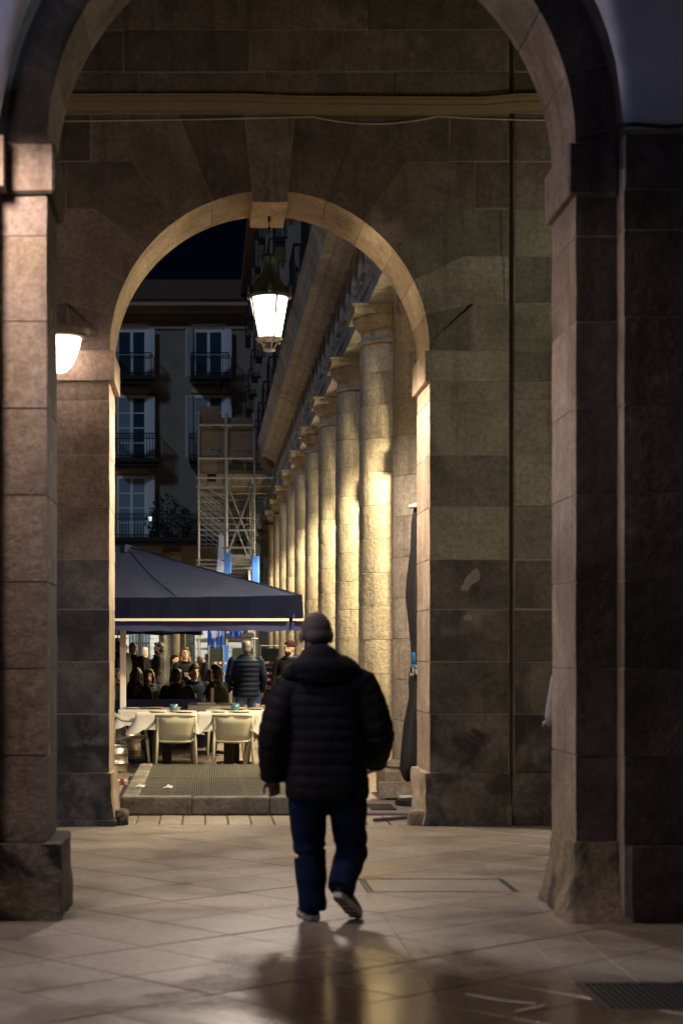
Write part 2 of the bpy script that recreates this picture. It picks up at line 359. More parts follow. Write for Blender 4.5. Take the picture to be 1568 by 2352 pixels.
    def bevel(s, w, seg=1, mi=-1):
        bmesh.ops.bevel(s.bm, geom=list(s.bm.edges), offset=w, segments=seg, affect='EDGES', profile=0.6, material=mi, clamp_overlap=True); return s
    def mesh(s, name, mats, smooth=False):
        bmesh.ops.recalc_face_normals(s.bm, faces=list(s.bm.faces))
        me = bpy.data.meshes.new(name); s.bm.to_mesh(me); s.bm.free()
        for m_ in (mats if isinstance(mats, (list, tuple)) else [mats]): me.materials.append(m_)
        if smooth: me.shade_smooth()
        return me
    def part(s, name, mats, parent=None, smooth=False, world=True, stuff=False):
        return link(name, s.mesh(name, mats, smooth), parent, world, stuff)

def link(name, me, parent=None, world=True, stuff=False, loc=None):
    o = bpy.data.objects.new(name, me); C.objects.link(o)
    if parent:
        o.parent = parent
        if world:
            t = Vector((0, 0, 0)); q = parent
            while q: t += Vector(q.location); q = q.parent
            o.matrix_parent_inverse = Matrix.Translation(-t)
    if loc is not None: o.location = loc
    if stuff: o['kind'] = 'stuff'
    return o
def thing(name, label, cat, loc=(0, 0, 0), rz=0.0, group=None):
    o = bpy.data.objects.new(name, None); C.objects.link(o); o.empty_display_size = 0.1
    o.location = loc; o.rotation_euler = (0, 0, rz); tag(o, label, cat, group); return o
def holder(name, parent, loc=(0, 0, 0)):
    """an Empty that is a part and holds sub-parts"""
    o = bpy.data.objects.new(name, None); C.objects.link(o); o.empty_display_size = 0.1; o.parent = parent; o.location = loc; return o
def tag(o, label, cat, group=None):
    o['label'] = label; o['category'] = cat
    if group: o['group'] = group
    return o
def structure(o): o['kind'] = 'structure'; return o
def copy_tree(o, parent=None):
    c = o.copy(); C.objects.link(c)
    if parent: c.parent = parent
    for ch in list(o.children): copy_tree(ch, c)
    return c
def clone(o, loc, rz, label, group=None):
    c = copy_tree(o); c.location = loc; c.rotation_euler = (0, 0, rz); c['label'] = label
    if group: c['group'] = group
    return c

# ------------------------------------------------------------------ ground, floor tiles, threshold stones
g = B(); g.box(-150, 150, -40, 260, -0.4, -0.06)
structure(g.part('ground', M['grout']))
g = B(); g.box(-40, 40, 17.0, 140, -0.055, 0.0)
structure(g.part('plaza_paving', M['plaza']))
floor = structure(bpy.data.objects.new('floor', None)); C.objects.link(floor)
g = B(); g.box(-12, 12, -6, 17.0, -0.05, -0.022)
g.part('mortar_bed', M['grout'], floor)

def clip_poly(pts, a, b, c):
    """keep the side a*x + b*y <= c"""
    out = []
    for i in range(len(pts)):
        p, q = pts[i], pts[(i + 1) % len(pts)]
        dp, dq = a * p[0] + b * p[1] - c, a * q[0] + b * q[1] - c
        if dp <= 0: out.append(p)
        if dp * dq < 0:
            t = dp / (dp - dq); out.append((p[0] + (q[0] - p[0]) * t, p[1] + (q[1] - p[1]) * t))
    return out
TA = math.radians(41.5); TS = 0.6
tu = (math.sin(TA), -math.cos(TA)); tv = (math.cos(TA), math.sin(TA))
HOLES = [((1.04, 2.02), (11.42, 12.1)), ((1.72, 3.1), (7.66, 8.32))]
for i in range(-22, 23):
    for j in range(-22, 23):
        cx = -0.760 + TS * (i * tu[0] + j * tv[0]); cy = 8.906 + TS * (i * tu[1] + j * tv[1])
        mx, my = cx + TS / 2 * (tu[0] + tv[0]), cy + TS / 2 * (tu[1] + tv[1])
        if not (6.6 < my < 16.3 and -2.5 < mx < 4.3 and abs(mx - 0.6) < 0.9 + my * 0.17): continue
        gp = 0.0038
        pts = [(cx + tu[0] * a + tv[0] * b, cy + tu[1] * a + tv[1] * b) for a, b in ((gp, gp), (TS - gp, gp), (TS - gp, TS - gp), (gp, TS - gp))]
        pts = clip_poly(pts, 0, 1, 15.86)
        if len(pts) < 3: continue
        polys = [pts]
        for (hx, hy) in HOLES:                       # cut the covers' outlines out of the tiles
            nxt = []
            for q in polys:
                a_ = clip_poly(q, 1, 0, hx[0]); b_ = clip_poly(q, -1, 0, -hx[1])
                mid = clip_poly(clip_poly(q, -1, 0, -hx[0]), 1, 0, hx[1])
                nxt += [a_, b_]
                if len(mid) >= 3: nxt += [clip_poly(mid, 0, 1, hy[0]), clip_poly(mid, 0, -1, -hy[1])]
            polys = [q for q in nxt if len(q) >= 3]
        b_ = B(); dz = R.uniform(-0.0015, 0.001)
        for q in polys: b_.prism(q, 'z', -0.03, dz)
        if not polys: continue
        b_.bevel(0.003)
        b_.part('tile', M['tile'], floor)
# row of small threshold stones with drain slots between them
x = -1.02; k = 0
while x < 2.05:
    b_ = B(); b_.box(x, x + 0.188, 15.88, 16.72, -0.04, R.uniform(-0.002, 0.002)); b_.bevel(0.004)
    b_.part('threshold_stone', M['tile'], floor); x += 0.2065

# recessed cover whose frame shows as a dark outline, and the black grating near the pier
t = thing('inspection_cover', 'stone-filled inspection cover with thin dark metal frame sunk in the tiled floor', 'cover', (1.53, 11.76, 0))
b_ = B()
for (x0, x1, y0, y1) in ((1.045, 2.015, 11.425, 11.455), (1.045, 2.015, 12.065, 12.095), (1.045, 1.075, 11.455, 12.065), (1.985, 2.015, 11.455, 12.065)):
    b_.box(x0, x1, y0, y1, -0.02, -0.004)
b_.part('frame', M['iron'], t)
b_ = B(); b_.box(1.08, 1.98, 11.46, 12.06, -0.02, -0.001); b_.bevel(0.003); b_.part('infill_slab', M['tile'], t)
t = thing('floor_grating', 'black rectangular floor grating in the tiles beside the dark pier', 'grating', (2.4, 8.0, 0))
b_ = B(); b_.box(1.725, 3.095, 7.665, 8.315, -0.03, -0.02); b_.part('pit', M['pit'], t)
b_ = B()
for (x0, x1, y0, y1) in ((1.725, 3.095, 7.665, 7.70), (1.725, 3.095, 8.28, 8.315), (1.725, 1.76, 7.70, 8.28), (3.06, 3.095, 7.70, 8.28)): b_.box(x0, x1, y0, y1, -0.02, -0.002)
b_.part('frame', M['black_metal'], t)
for i in range(42):
    b_ = B(); b_.box(1.775 + i * 0.031, 1.793 + i * 0.031, 7.70, 8.28, -0.02, -0.004); b_.part('grate_bar', M['black_metal'], t)
# pale scuffs near the grating
for (pts, w, lab) in ((((1.17, 8.0), (1.30, 7.86), (1.44, 7.78)), 0.012, 'pale chalk scuff crossing a tile, longest of two'), (((1.33, 7.62), (1.41, 7.69), (1.475, 7.75)), 0.009, 'short pale scuff meeting the longer one on the tiles')):
    b_ = B()
    for (p, q) in zip(pts, pts[1:]):
        n_ = Vector((-(q[1] - p[1]), q[0] - p[0], 0)).normalized() * w
        b_.prism([(p[0] + n_.x, p[1] + n_.y), (p[0] - n_.x, p[1] - n_.y), (q[0] - n_.x, q[1] - n_.y), (q[0] + n_.x, q[1] + n_.y)], 'z', 0.0012, 0.0042)
    tag(b_.part('chalk_mark', M['chalk']), lab, 'floor mark')

# ------------------------------------------------------------------ stones
def stone(parent, x0, x1, y0, y1, z0, z1, m, jit=0.005, bev=0.0045, name='stone', gap=0.005):
    b_ = B(); pr = R.uniform(-0.002, 0.004)
    b_.box(x0 + gap, x1 - gap, y0 - pr, y1, z0 + gap, z1 - gap, jit=jit); b_.bevel(bev * R.uniform(0.7, 1.4))
    return b_.part(name, m, parent)
def stone_poly(parent, pts, y0, y1, m, bev=0.0045, name='stone'):
    b_ = B(); pr = R.uniform(-0.002, 0.004)
    b_.prism(pts, 'y', y0 - pr, y1); b_.bevel(bev)
    return b_.part(name, m, parent)
def worn_block(parent, x0, x1, y0, y1, z0, z1, m, amp=0.03, name='plinth_stone', flare=0.0, seed=0, step=0.045, round_=0.05):
    """a block with eroded corners: fine box, rounded and pushed about by noise"""
    b_ = B(); b_.box(x0, x1, y0, y1, z0, z1); bm = b_.bm
    n = max(2, int(max(x1 - x0, y1 - y0, z1 - z0) / step))
    bmesh.ops.subdivide_edges(bm, edges=list(bm.edges), cuts=min(n, 14), use_grid_fill=True)
    cx, cy, cz = (x0 + x1) / 2, (y0 + y1) / 2, (z0 + z1) / 2; hx, hy, hz = (x1 - x0) / 2, (y1 - y0) / 2, (z1 - z0) / 2
    for v in bm.verts:
        d = Vector(((v.co.x - cx), (v.co.y - cy), (v.co.z - cz)))
        q = Vector((max(-hx + round_, min(hx - round_, d.x)), max(-hy + round_, min(hy - round_, d.y)), max(-hz + round_ * .4, min(hz - round_ * .4, d.z))))
        e = d - q
        if e.length > round_: d = q + e.normalized() * round_
        n1 = noise.noise(Vector((v.co.x * 3 + seed, v.co.y * 3, v.co.z * 3))) + 0.5 * noise.noise(Vector((v.co.x * 9, v.co.y * 9 + seed, v.co.z * 9)))
        tz = (v.co.z - z0) / (z1 - z0)
        d.x *= 1 + flare * (1 - tz) ** 2; d.y *= 1 + flare * (1 - tz) ** 2
        out = Vector((d.x / hx, d.y / hy, 0)); out = out.normalized() if out.length > 0 else out
        v.co = Vector((cx, cy, cz)) + d + out * (amp * (n1 - 0.25))
    o = b_.part(name, m, parent, smooth=True); o.data.set_sharp_from_angle(angle=math.radians(35)); return o

def jamb(parent, x0, x1, y0, y1, z0, z1, m):
    return worn_block(parent, x0 + .002, x1 - .003, y0, y1, z0 + .0045, z1 - .0045, m, 0.006, 'stone', seed=R.uniform(0, 90), step=0.06, round_=0.005)
def course_fill(parent, xa, xb, y0, y1, z0, z1, m, w=(0.7, 1.15), first=None):
    """one course of stones between xa and xb"""
    x = xa
    while x < xb - 1e-3:
        wd = first if (first and x == xa) else R.uniform(*w)
        x2 = x + wd
        if xb - x2 < 0.4: x2 = xb
        stone(parent, x, x2, y0, y1, z0, z1, m() if callable(m) else m); x = x2

def arch_ring(parent, cx, zs, r0, r1, y0, y1, angles, m_front, name='voussoir', skip_crown=None):
    """ANGLES from the crown, degrees, increasing; each stone spans neighbours, on both sides"""
    for sgn in (-1, 1):
        for a, c in zip(angles, angles[1:]):
            pts_o, pts_i = [], []
            n = 5; gap = 0.0022
            for i in range(n + 1):
                th = math.radians(a + (c - a) * i / n)
                gi = gap if i == 0 else (-gap if i == n else 0)
                pts_i.append((cx + sgn * (r0 * math.sin(th) + gi * math.cos(th)), zs + r0 * math.cos(th) - gi * math.sin(th)))
                pts_o.append((cx + sgn * (r1 * math.sin(th) + gi * math.cos(th)), zs + r1 * math.cos(th) - gi * math.sin(th)))
            b_ = B(); b_.prism(pts_i + pts_o[::-1], 'y', y0 - R.uniform(-0.004, 0.005), y1)
            bmesh.ops.bevel(b_.bm, geom=[e for e in b_.bm.edges if e.calc_face_angle(0) > 0.6], offset=0.0045, segments=1, affect='EDGES')
            dr = R.uniform(-0.005, 0.005)
            for v in b_.bm.verts: v.co.x += dr * 0.6
            b_.part(name, m_front, parent)

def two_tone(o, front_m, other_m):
    """far wall: crust, cleaner reveals; near piers: lit and shaded tones in the colour"""
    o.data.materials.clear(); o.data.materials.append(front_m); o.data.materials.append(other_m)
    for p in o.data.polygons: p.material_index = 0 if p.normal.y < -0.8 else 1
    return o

# ------------------------------------------------------------------ far wall with the lit arch
FY0, FY1 = 15.75, 16.70
ACX, AR, AZS = 0.5725, 1.4065, 4.195
AX0, AX1 = ACX - AR, ACX + AR
wall = thing('arcade_wall', 'dark sandstone wall with round arch opening to the square', 'wall', (ACX, FY0, 0))
# mortar core, set back behind the stones
core = B()
core.box(-4.4, AX0 - 0.008, FY0 + 0.006, FY1 - 0.02, 0, AZS)
core.box(AX1 + 0.008, 2.684, FY0 + 0.006, FY1 - 0.02, 0, AZS); core.box(2.684, 2.726, FY0 + 0.08, FY1 - 0.02, 0, AZS); core.box(2.726, 6.4, FY0 + 0.006, FY1 - 0.02, 0, AZS)
rp = [(ACX + (AR + 0.03) * math.cos(PI * i / 24), AZS + (AR + 0.03) * math.sin(PI * i / 24)) for i in range(25)]
core.prism(rp + [(-4.4, AZS), (-4.4, 7.8), (2.684, 7.8), (2.684, AZS)], 'y', FY0 + 0.006, FY1 - 0.02)
core.box(2.684, 2.726, FY0 + 0.08, FY1 - 0.02, AZS, 7.8); core.box(2.726, 6.4, FY0 + 0.006, FY1 - 0.02, AZS, 7.8)
core.part('mortar_core', M['mortar'], wall)
joints = [0.468, 0.987, 1.448, 1.909, 2.351, 2.812, 3.273, 3.753, 3.914]
for side in (-1, 1):
    ja = list(joints)
    for z0, z1 in zip(ja, ja[1:]):
        if z1 > 3.9 : z1 = 3.914
        mt = M['crust_low'] if z0 < 0.95 else (M['crust'] if z0 < 2.3 else (M['wall'] if side < 0 else M['wall_green']))
        if side < 0:
            two_tone(jamb(wall, -2.36, AX0, FY0, FY1, z0, z1, mt), mt, M['reveal'])
            course_fill(wall, -4.4, -2.36, FY0, FY0 + 0.5, z0, z1, mt)
        else:
            two_tone(jamb(wall, AX1, 2.685, FY0, FY1, z0, z1, mt), mt, M['reveal'])
            stone(wall, 2.725, 3.42, FY0, FY0 + 0.5, z0, z1, mt)
            course_fill(wall, 3.42, 6.4, FY0, FY0 + 0.5, z0, z1, mt)
# impost blocks
two_tone(stone(wall, -2.2, AX0 + 0.045, FY0 - 0.035, FY1 + 0.02, 3.917, AZS, M['wall'], name='impost'), M['wall'], M['reveal'])
two_tone(stone(wall, AX1 - 0.045, 2.685, FY0 - 0.008, FY1 + 0.02, 3.917, AZS, M['wall_green'], name='impost'), M['wall_green'], M['reveal'])
stone(wall, 2.725, 3.42, FY0, FY0 + 0.5, 3.917, AZS, M['wall_green']); stone(wall, 3.42, 6.4, FY0, FY0 + 0.5, 3.917, AZS, M['wall_green'])
stone(wall, -4.4, -2.2, FY0, FY0 + 0.5, 3.917, AZS, M['wall'])
# eroded plinths
two_tone(worn_block(wall, -2.3, AX0 + 0.03, FY0 - 0.03, FY1, 0.0, 0.468, M['crust_low'], 0.03, flare=0.02, seed=3), M['crust_low'], M['reveal'])
two_tone(worn_block(wall, AX1 - 0.06, 2.70, FY0 - 0.03, FY1, 0.0, 0.468, M['crust_low'], 0.035, flare=0.05, seed=8), M['crust_low'], M['reveal'])
worn_block(wall, 2.70, 4.1, FY0 - 0.02, FY0 + 0.5, 0.0, 0.468, M['crust_low'], 0.03, seed=14)
worn_block(wall, -4.4, -2.3, FY0 - 0.02, FY0 + 0.5, 0.0, 0.468, M['crust_low'], 0.03, seed=19)
worn_block(wall, -1.9, AX0 + 0.06, FY0 - 0.075, FY0 + 0.1, -0.01, 0.055, M['crust_low'], 0.012, seed=23, name='foot_stone', round_=0.025)
worn_block(wall, AX0 - 0.10, AX0 + 0.17, FY0 + 0.02, FY0 + 0.32, -0.01, 0.13, M['plinth'], 0.04, seed=29, name='guard_stone', round_=0.09)
worn_block(wall, AX1 - 0.20, AX1 + 0.06, FY0 + 0.0, FY0 + 0.28, -0.01, 0.13, M['plinth'], 0.045, seed=31, name='guard_stone', round_=0.09)
# voussoirs and keystone
ANG = [6.2, 21, 36, 51, 64, 77, 90]
ZT = [6.278, 6.278, 5.861, 5.445, 5.028, 4.612, AZS]
XOUT = {}
for sgn in (-1, 1):
    for i, (a_, c_) in enumerate(zip(ANG, ANG[1:])):
        ra, rc = math.radians(a_), math.radians(c_); zt, zb = ZT[i], ZT[i + 1]
        inner = [(AR * math.sin(ra + (rc - ra) * q / 5), AR * math.cos(ra + (rc - ra) * q / 5)) for q in range(6)]
        pc = ((zb - AZS) * math.tan(rc), zb - AZS) if c_ < 89 else (AR + 0.05, 0.0)
        pa = ((zt - AZS) * math.tan(ra), zt - AZS)
        if i == 0: out = [pc, pa]; xo = None
        else:
            xo = pc[0] + [0, 0.40, 0.30, 0.30, 0.22, 0.36][i] + R.uniform(-.05, .05); out = [pc, (xo, pc[1]), (xo, zt - AZS), pa]
            if i == 1: out = [pc, (xo, pc[1]), (xo, zt - AZS), pa]
        XOUT[(sgn, i)] = xo
        poly = inner + out; cen = Vector((sum(p[0] for p in poly) / len(poly), sum(p[1] for p in poly) / len(poly)))
        g2 = 0.0035; poly = [tuple(Vector(p) + (cen - Vector(p)).normalized() * g2) for p in poly]
        b_ = B(); b_.prism([(ACX + sgn * p[0], AZS + p[1]) for p in poly], 'y', FY0 - R.uniform(-0.003, 0.004), FY1)
        bmesh.ops.bevel(b_.bm, geom=[e_ for e_ in b_.bm.edges if e_.calc_face_angle(0) > 0.6], offset=0.004, segments=1, affect='EDGES')
        mt = M['wall_high'] if (sgn < 0 or i < 3) else M['wall_green']
        two_tone(b_.part('voussoir', mt, wall), mt, M['reveal'])
b_ = B(); b_.prism([(ACX - 0.150, 5.50), (ACX + 0.160, 5.50), (ACX + 0.222, 6.278), (ACX - 0.215, 6.278)], 'y', FY0 - 0.003, FY1); b_.bevel(0.005)
two_tone(b_.part('keystone', M['wall_high'], wall), M['wall_high'], M['reveal'])
# courses beside the ring: straight stones whose inner end follows the extrados
for i in range(1, 6):
    z0, z1 = ZT[i + 1], ZT[i]
    for sgn in (-1, 1):
        mt = M['wall_high'] if (z0 > 5.2 or sgn < 0) else M['wall_green']
        xo = ACX + sgn * XOUT[(sgn, i)]
        if sgn > 0:
            stone(wall, xo, 2.685, FY0, FY0 + 0.5, z0, z1, mt); course_fill(wall, 2.725, 6.4, FY0, FY0 + 0.5, z0, z1, mt, first=0.695)
        else: course_fill(wall, -4.4, xo, FY0, FY0 + 0.5, z0, z1, mt)
for z0, z1 in ((6.285, 6.44), (6.44, 6.653), (6.653, 7.02), (7.02, 7.43), (7.43, 7.8)):
    o_ = R.uniform(0.5, 1.0)
    course_fill(wall, -4.4, 2.685, FY0, FY0 + 0.5, z0, z1, M['wall_high'], first=o_)
    course_fill(wall, 2.725, 6.4, FY0, FY0 + 0.5, z0, z1, M['wall_high'], first=0.695)
# ochre trunking with a stepped face, and the thin cable that sags under it
t = thing('cable_trunking', 'ochre stepped cable trunking running along the wall above the arch', 'trunking', (ACX, FY0 - 0.05, 6.3))
xs = [-4.4, 0.36, 0.80, 2.45, 2.76, 6.4]
for i, (a, c) in enumerate(zip(xs, xs[1:])):
    dz = [0.0, 0.0, -0.02, -0.03, 0.0][i]; dz1 = [0.0, -0.02, -0.03, 0.0, 0.0][i]
    b_ = B()
    for (h0, h1, pr) in ((6.287, 6.367, 0.075), (6.373, 6.418, 0.062), (6.421, 6.436, 0.085)):
        v = []
        for xx, d_ in ((a, dz), (c - 0.002, dz1)):
            v.append([(xx, FY0 - pr, h0 + d_), (xx, FY0 - 0.008, h0 + d_), (xx, FY0 - 0.008, h1 + d_), (xx, FY0 - pr, h1 + d_)])
        b_.loft(v)
    b_.part('trunking_length', M['trunking'], t)
b_ = B(); pts = []
for (x0, x1, s0, s1, sag) in ((-4.4, 0.95, 6.222, 6.245, 0.06), (0.95, 2.05, 6.245, 6.25, 0.065), (2.05, 4.0, 6.25, 6.24, 0.03)):
    for i in range(13):
        u = i / 12; pts.append((x0 + (x1 - x0) * u, FY0 - 0.035, s0 + (s1 - s0) * u - sag * 4 * u * (1 - u) * (0.5 + 0.5 * (x0 > 0))))
b_.tube(pts, 0.007, 5); tag(b_.part('cable', M['wire']), 'thin pale cable sagging along the wall under the trunking', 'cable')

# ------------------------------------------------------------------ gallery ceiling
b_ = B(); b_.box(-12, 12, 10.99, FY1, 7.86, 8.0); structure(b_.part('gallery_ceiling', M['wall_high']))

# ------------------------------------------------------------------ near arch: two piers, impost blocks, ring, and the plaster vault behind the camera side
NY0, NY1, NP = 10.28, 10.99, 10.12
NCX, NR, NZS = 0.614, 1.517, 4.47
NX0, NX1 = NCX - NR, NCX + NR
arch = thing('pier_arch', 'tall sandstone piers carrying a round arch that frames the walking man', 'arch', (NCX, NY0, 0))
core = B()
core.box(-3.0, NX0 - 0.008, NY0 + 0.007, NY1 - 0.02, 0, NZS); core.box(NX1 + 0.008, 4.2, NY0 + 0.007, NY1 - 0.02, 0, NZS)
rp = [(NCX + (NR + 0.03) * math.cos(PI * i / 24), NZS + (NR + 0.03) * math.sin(PI * i / 24)) for i in range(25)]
core.prism(rp + [(-3.0, NZS), (-3.0, 7.86), (4.2, 7.86), (4.2, NZS)], 'y', NY0 + 0.007, NY1 - 0.02)
core.box(-3.0, -1.192, NP + 0.007, NY0 + 0.03, 0.0, NZS - .01); core.box(2.379, 4.2, NP + 0.007, NY0 + 0.03, 0.0, NZS - .01)
core.part('mortar_core', M['mortar'], arch)
nj = [0.44 + 0.5 * i for i in range(8)] + [4.16]
nj[-2] = 3.93
for z0, z1 in zip(nj, nj[1:]):
    two_tone(jamb(arch, -1.185, NX0, NY0, NY1, z0, z1, M['near']), M['near'], M['near_shaded'])
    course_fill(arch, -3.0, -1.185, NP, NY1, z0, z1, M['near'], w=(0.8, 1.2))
    two_tone(jamb(arch, NX1, 2.372, NY0, NY1, z0, z1, M['near_shaded']), M['near_shaded'], M['near'])
    two_tone(jamb(arch, 2.372, 3.35, NP, NY1, z0, z1, M['near_shaded']), M['near_shaded'], M['near'])
    stone(arch, 3.35, 4.2, NP, NY1, z0, z1, M['near_shaded'])
two_tone(stone(arch, -1.185, NX0 + 0.045, NY0 - 0.03, NY1 + 0.02, 4.163, NZS, M['near'], name='impost', bev=0.012), M['near'], M['near_shaded'])
stone(arch, -3.0, -1.13, NP - 0.02, NY1, 4.163, NZS, M['near'], name='impost')
two_tone(stone(arch, NX1 - 0.045, 2.372, NY0 - 0.03, NY1 + 0.02, 4.163, NZS, M['near_shaded'], name='impost', bev=0.012), M['near_shaded'], M['near'])
stone(arch, 2.372, 4.2, NP - 0.02, NY1, 4.163, NZS, M['near_shaded'], name='impost')
two_tone(worn_block(arch, -1.19, NX0 + 0.10, NY0 - 0.10, NY1, 0, 0.44, M['plinth'], 0.02, seed=41, round_=0.03), M['plinth'], M['near_shaded'])
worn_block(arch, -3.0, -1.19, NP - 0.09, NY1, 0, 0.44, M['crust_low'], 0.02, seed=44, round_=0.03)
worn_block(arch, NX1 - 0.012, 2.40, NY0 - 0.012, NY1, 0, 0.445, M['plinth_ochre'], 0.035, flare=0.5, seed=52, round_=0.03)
worn_block(arch, 2.40, 4.2, NP - 0.05, NY1, 0, 0.44, M['near_shaded'], 0.03, seed=57, round_=0.05)
before = set(C.objects)
arch_ring(arch, NCX, NZS, NR, 1.753, NY0, NY1, [0, 12, 28, 44, 60, 75, 90], M['near_shaded'])
for o in set(C.objects) - before: two_tone(o, M['near_shaded'], M['near'])
# groin vault of the bay on the camera's side
BY, BH = 7.6, 2.52
def vault_z(x, y):
    zy = math.sqrt(max(0, 1.757 ** 2 - (x - NCX) ** 2)); zx = 1.757 * math.sqrt(max(0, 1 - ((y - BY) / BH) ** 2))
    return NZS + 0.03 + max(zy, zx)
b_ = B(); nx, ny = 150, 84
xs = [-3.0 + 7.2 * i / nx for i in range(nx + 1)]; ys = [BY - BH + (2 * BH) * (0.5 - 0.5 * math.cos(PI * j / ny)) for j in range(ny + 1)]
vv = [[b_.bm.verts.new((x, y, vault_z(x, y) + 0.012 * noise.noise(Vector((x * 1.7, y * 1.7, 0))))) for x in xs] for y in ys]
for j in range(ny):
    for i in range(nx): b_.bm.faces.new((vv[j][i], vv[j][i + 1], vv[j + 1][i + 1], vv[j + 1][i]))
vault = b_.part('plaster_vault', M['plaster'], smooth=True)
tag(vault, 'pale bluish plaster groin vault springing from the near piers', 'vault')
b_ = B(); b_.tube([(-3, NP - 0.03, NZS + 0.045), (-1.6, NP - 0.02, NZS + 0.05), (NX0 - 0.25, NP - 0.02, NZS + 0.03)], 0.01)
b_.tube([(2.14, NY0 - 0.045, NZS + 0.02), (2.4, NP - 0.03, NZS + 0.05), (2.6, NP - 0.03, NZS + 0.035), (3.0, NP - 0.03, NZS + 0.06), (4.2, NP - 0.03, NZS + 0.07)], 0.012)
b_.part('impost_cable', M['black_metal'], arch)

# ------------------------------------------------------------------ lamps
def make_lantern(name, label, glow, loc, group=None, rod=0.9, cat='lantern', watts=1000, col=(1, .8, .5)):
    """hanging street lantern; origin at the bottom finial"""
    t = thing(name, label, cat, loc, 0, group)
    b_ = B(); b_.lathe([(0.105, 0.122), (0.168, 0.484)], seg=32, a0=0, a1=2 * PI - 1e-4)
    b_.part('glass', glow, t, smooth=True, world=False)
    b_ = B(); b_.lathe([(0.10, 0.485), (0.205, 0.487), (0.205, 0.52), (0.19, 0.53), (0.185, 0.56), (0.15, 0.60), (0.10, 0.66), (0.062, 0.72), (0.05, 0.80), (0.07, 0.85), (0.075, 0.87), (0.0, 0.90)], seg=28)
    for k in range(6):
        a = PI / 6 + k * PI / 3; b_.tube([(0.195 * math.cos(a), 0.195 * math.sin(a), 0.51), (0.215 * math.cos(a), 0.215 * math.sin(a), 0.57), (0.20 * math.cos(a), 0.20 * math.sin(a), 0.63)], [0.03, 0.02, 0.004], 6)
    b_.part('hood', M['lantern_metal'], t, smooth=True, world=False)
    for k in range(4):
        a = math.radians(-68 + 90 * k); ca, sa = math.cos(a), math.sin(a)
        b_ = B(); b_.tube([(0.108 * ca, 0.108 * sa, 0.118), (0.171 * ca, 0.171 * sa, 0.488)], 0.010, 6); b_.part('glazing_bar', M['lantern_metal'], t, world=False)
    b_ = B(); b_.lathe([(0.095, 0.108), (0.122, 0.11), (0.122, 0.125), (0.095, 0.126)], seg=28)
    for k in range(4):
        a = math.radians(-68 + 90 * k); ca, sa = math.cos(a), math.sin(a)
        b_.tube([(r_ * ca, r_ * sa, z_) for r_, z_ in ((0.11, 0.108), (0.085, 0.09), (0.06, 0.06), (0.045, 0.02))], 0.008, 6)
        b_.ell((0.10 * ca, 0.10 * sa, 0.085), (0.015, 0.015, 0.015), 8)
    b_.lathe([(0.0, 0.0), (0.05, 0.004), (0.055, 0.02), (0.04, 0.03), (0.0, 0.032)], seg=16)
    b_.part('basket', M['lantern_metal'] if glow is not M['glow_white'] else M['steel'], t, smooth=True, world=False)
    b_ = B()
    n = max(2, int(rod / 0.055))
    for i in range(n):
        z = 0.90 + i * rod / n
        if i % 2: b_.box(-0.012, 0.012, -0.004, 0.004, z, z + rod / n * 1.15)
        else: b_.box(-0.004, 0.004, -0.012, 0.012, z, z + rod / n * 1.15)
    b_.part('chain', M['black_metal'], t, world=False)
    ld = bpy.data.lights.new('lamp', 'SPOT'); ld.energy = watts; ld.color = col; ld.spot_size = math.radians(172); ld.spot_blend = 0.32; ld.shadow_soft_size = 0.2
    lo = bpy.data.objects.new('lamp', ld); C.objects.link(lo); lo.parent = t; lo.location = (0, 0, -0.09)
    if glow is M['glow_white']:
        pd = bpy.data.lights.new('bulb', 'POINT'); pd.energy = 50; pd.color = (1.0, 0.80, 0.52); pd.shadow_soft_size = 0.05
        po = bpy.data.objects.new('bulb', pd); C.objects.link(po); po.parent = t; po.location = (0, 0, 0.30)
    return t
lantern = make_lantern('hanging_lantern', 'lit white street lantern hanging from the keystone of the arch', M['glow_white'], (PX(618, 16.25), 16.25, 4.268), rod=0.34, watts=P_LANTERN, col=LANTERN_W)
arcade_lantern = make_lantern('arcade_lantern', 'yellow lantern hidden in an arcade opening behind the columns', M['glow_yellow'], (2.95, 19.07 + 2.09, 4.52), group='lanterns hanging in the arcade openings', rod=0.55, watts=P_ARCADE, col=LANTERN_Y)

def make_sconce(name, label, glow, loc, watts=0, flip=1):
    t = thing(name, label, 'wall lamp', loc)
    b_ = B(); b_.lathe([(0.012, -0.300), (0.065, -0.28), (0.108, -0.23), (0.146, -0.155), (0.172, -0.07), (0.184, 0.0)], seg=28)
    b_.part('glass_bowl', glow, t, smooth=True, world=False)
    b_ = B(); b_.lathe([(0.19, 0.002), (0.255, 0.006), (0.262, 0.075), (0.20, 0.10), (0.05, 0.125), (0.0, 0.13)], seg=28)
    b_.part('cap', M['sconce_cap'], t, smooth=True, world=False)
    b_ = B(); b_.box(-0.06, 0.06, 0.24 if flip > 0 else -0.34, 0.34 if flip > 0 else -0.24, -0.12, 0.07); b_.bevel(0.01); b_.part('wall_bracket', M['lantern_metal'], t, world=False)
    if watts:
        ld = bpy.data.lights.new('lamp', 'SPOT'); ld.energy = watts; ld.color = SCONCE_P; ld.spot_size = math.radians(174); ld.spot_blend = 0.15; ld.shadow_soft_size = 0.15
        lo = bpy.data.objects.new('lamp', ld); C.objects.link(lo); lo.parent = t; lo.location = (0, 0, -0.42)
    return t
make_sconce('wall_lamp', 'pinkish lit bowl lamp on the wall beside the arch impost', M['glow_sconce'], (PX(138, 15.41), 15.41, 4.24))
make_sconce('wall_lamp', 'bowl lamp on a bracket in front of the near pier with the lit impost', M['glow_sconce_near'], (-1.45, 9.25, 4.93), watts=P_NEAR)
make_sconce('wall_lamp', 'added unseen pinkish bowl lamp on the gallery side of the near pier', M['glow_sconce_added'], (-1.55, 11.36, 4.33), flip=-1)  # added unseen lamp, for pink light on the opposite reveal and soffit

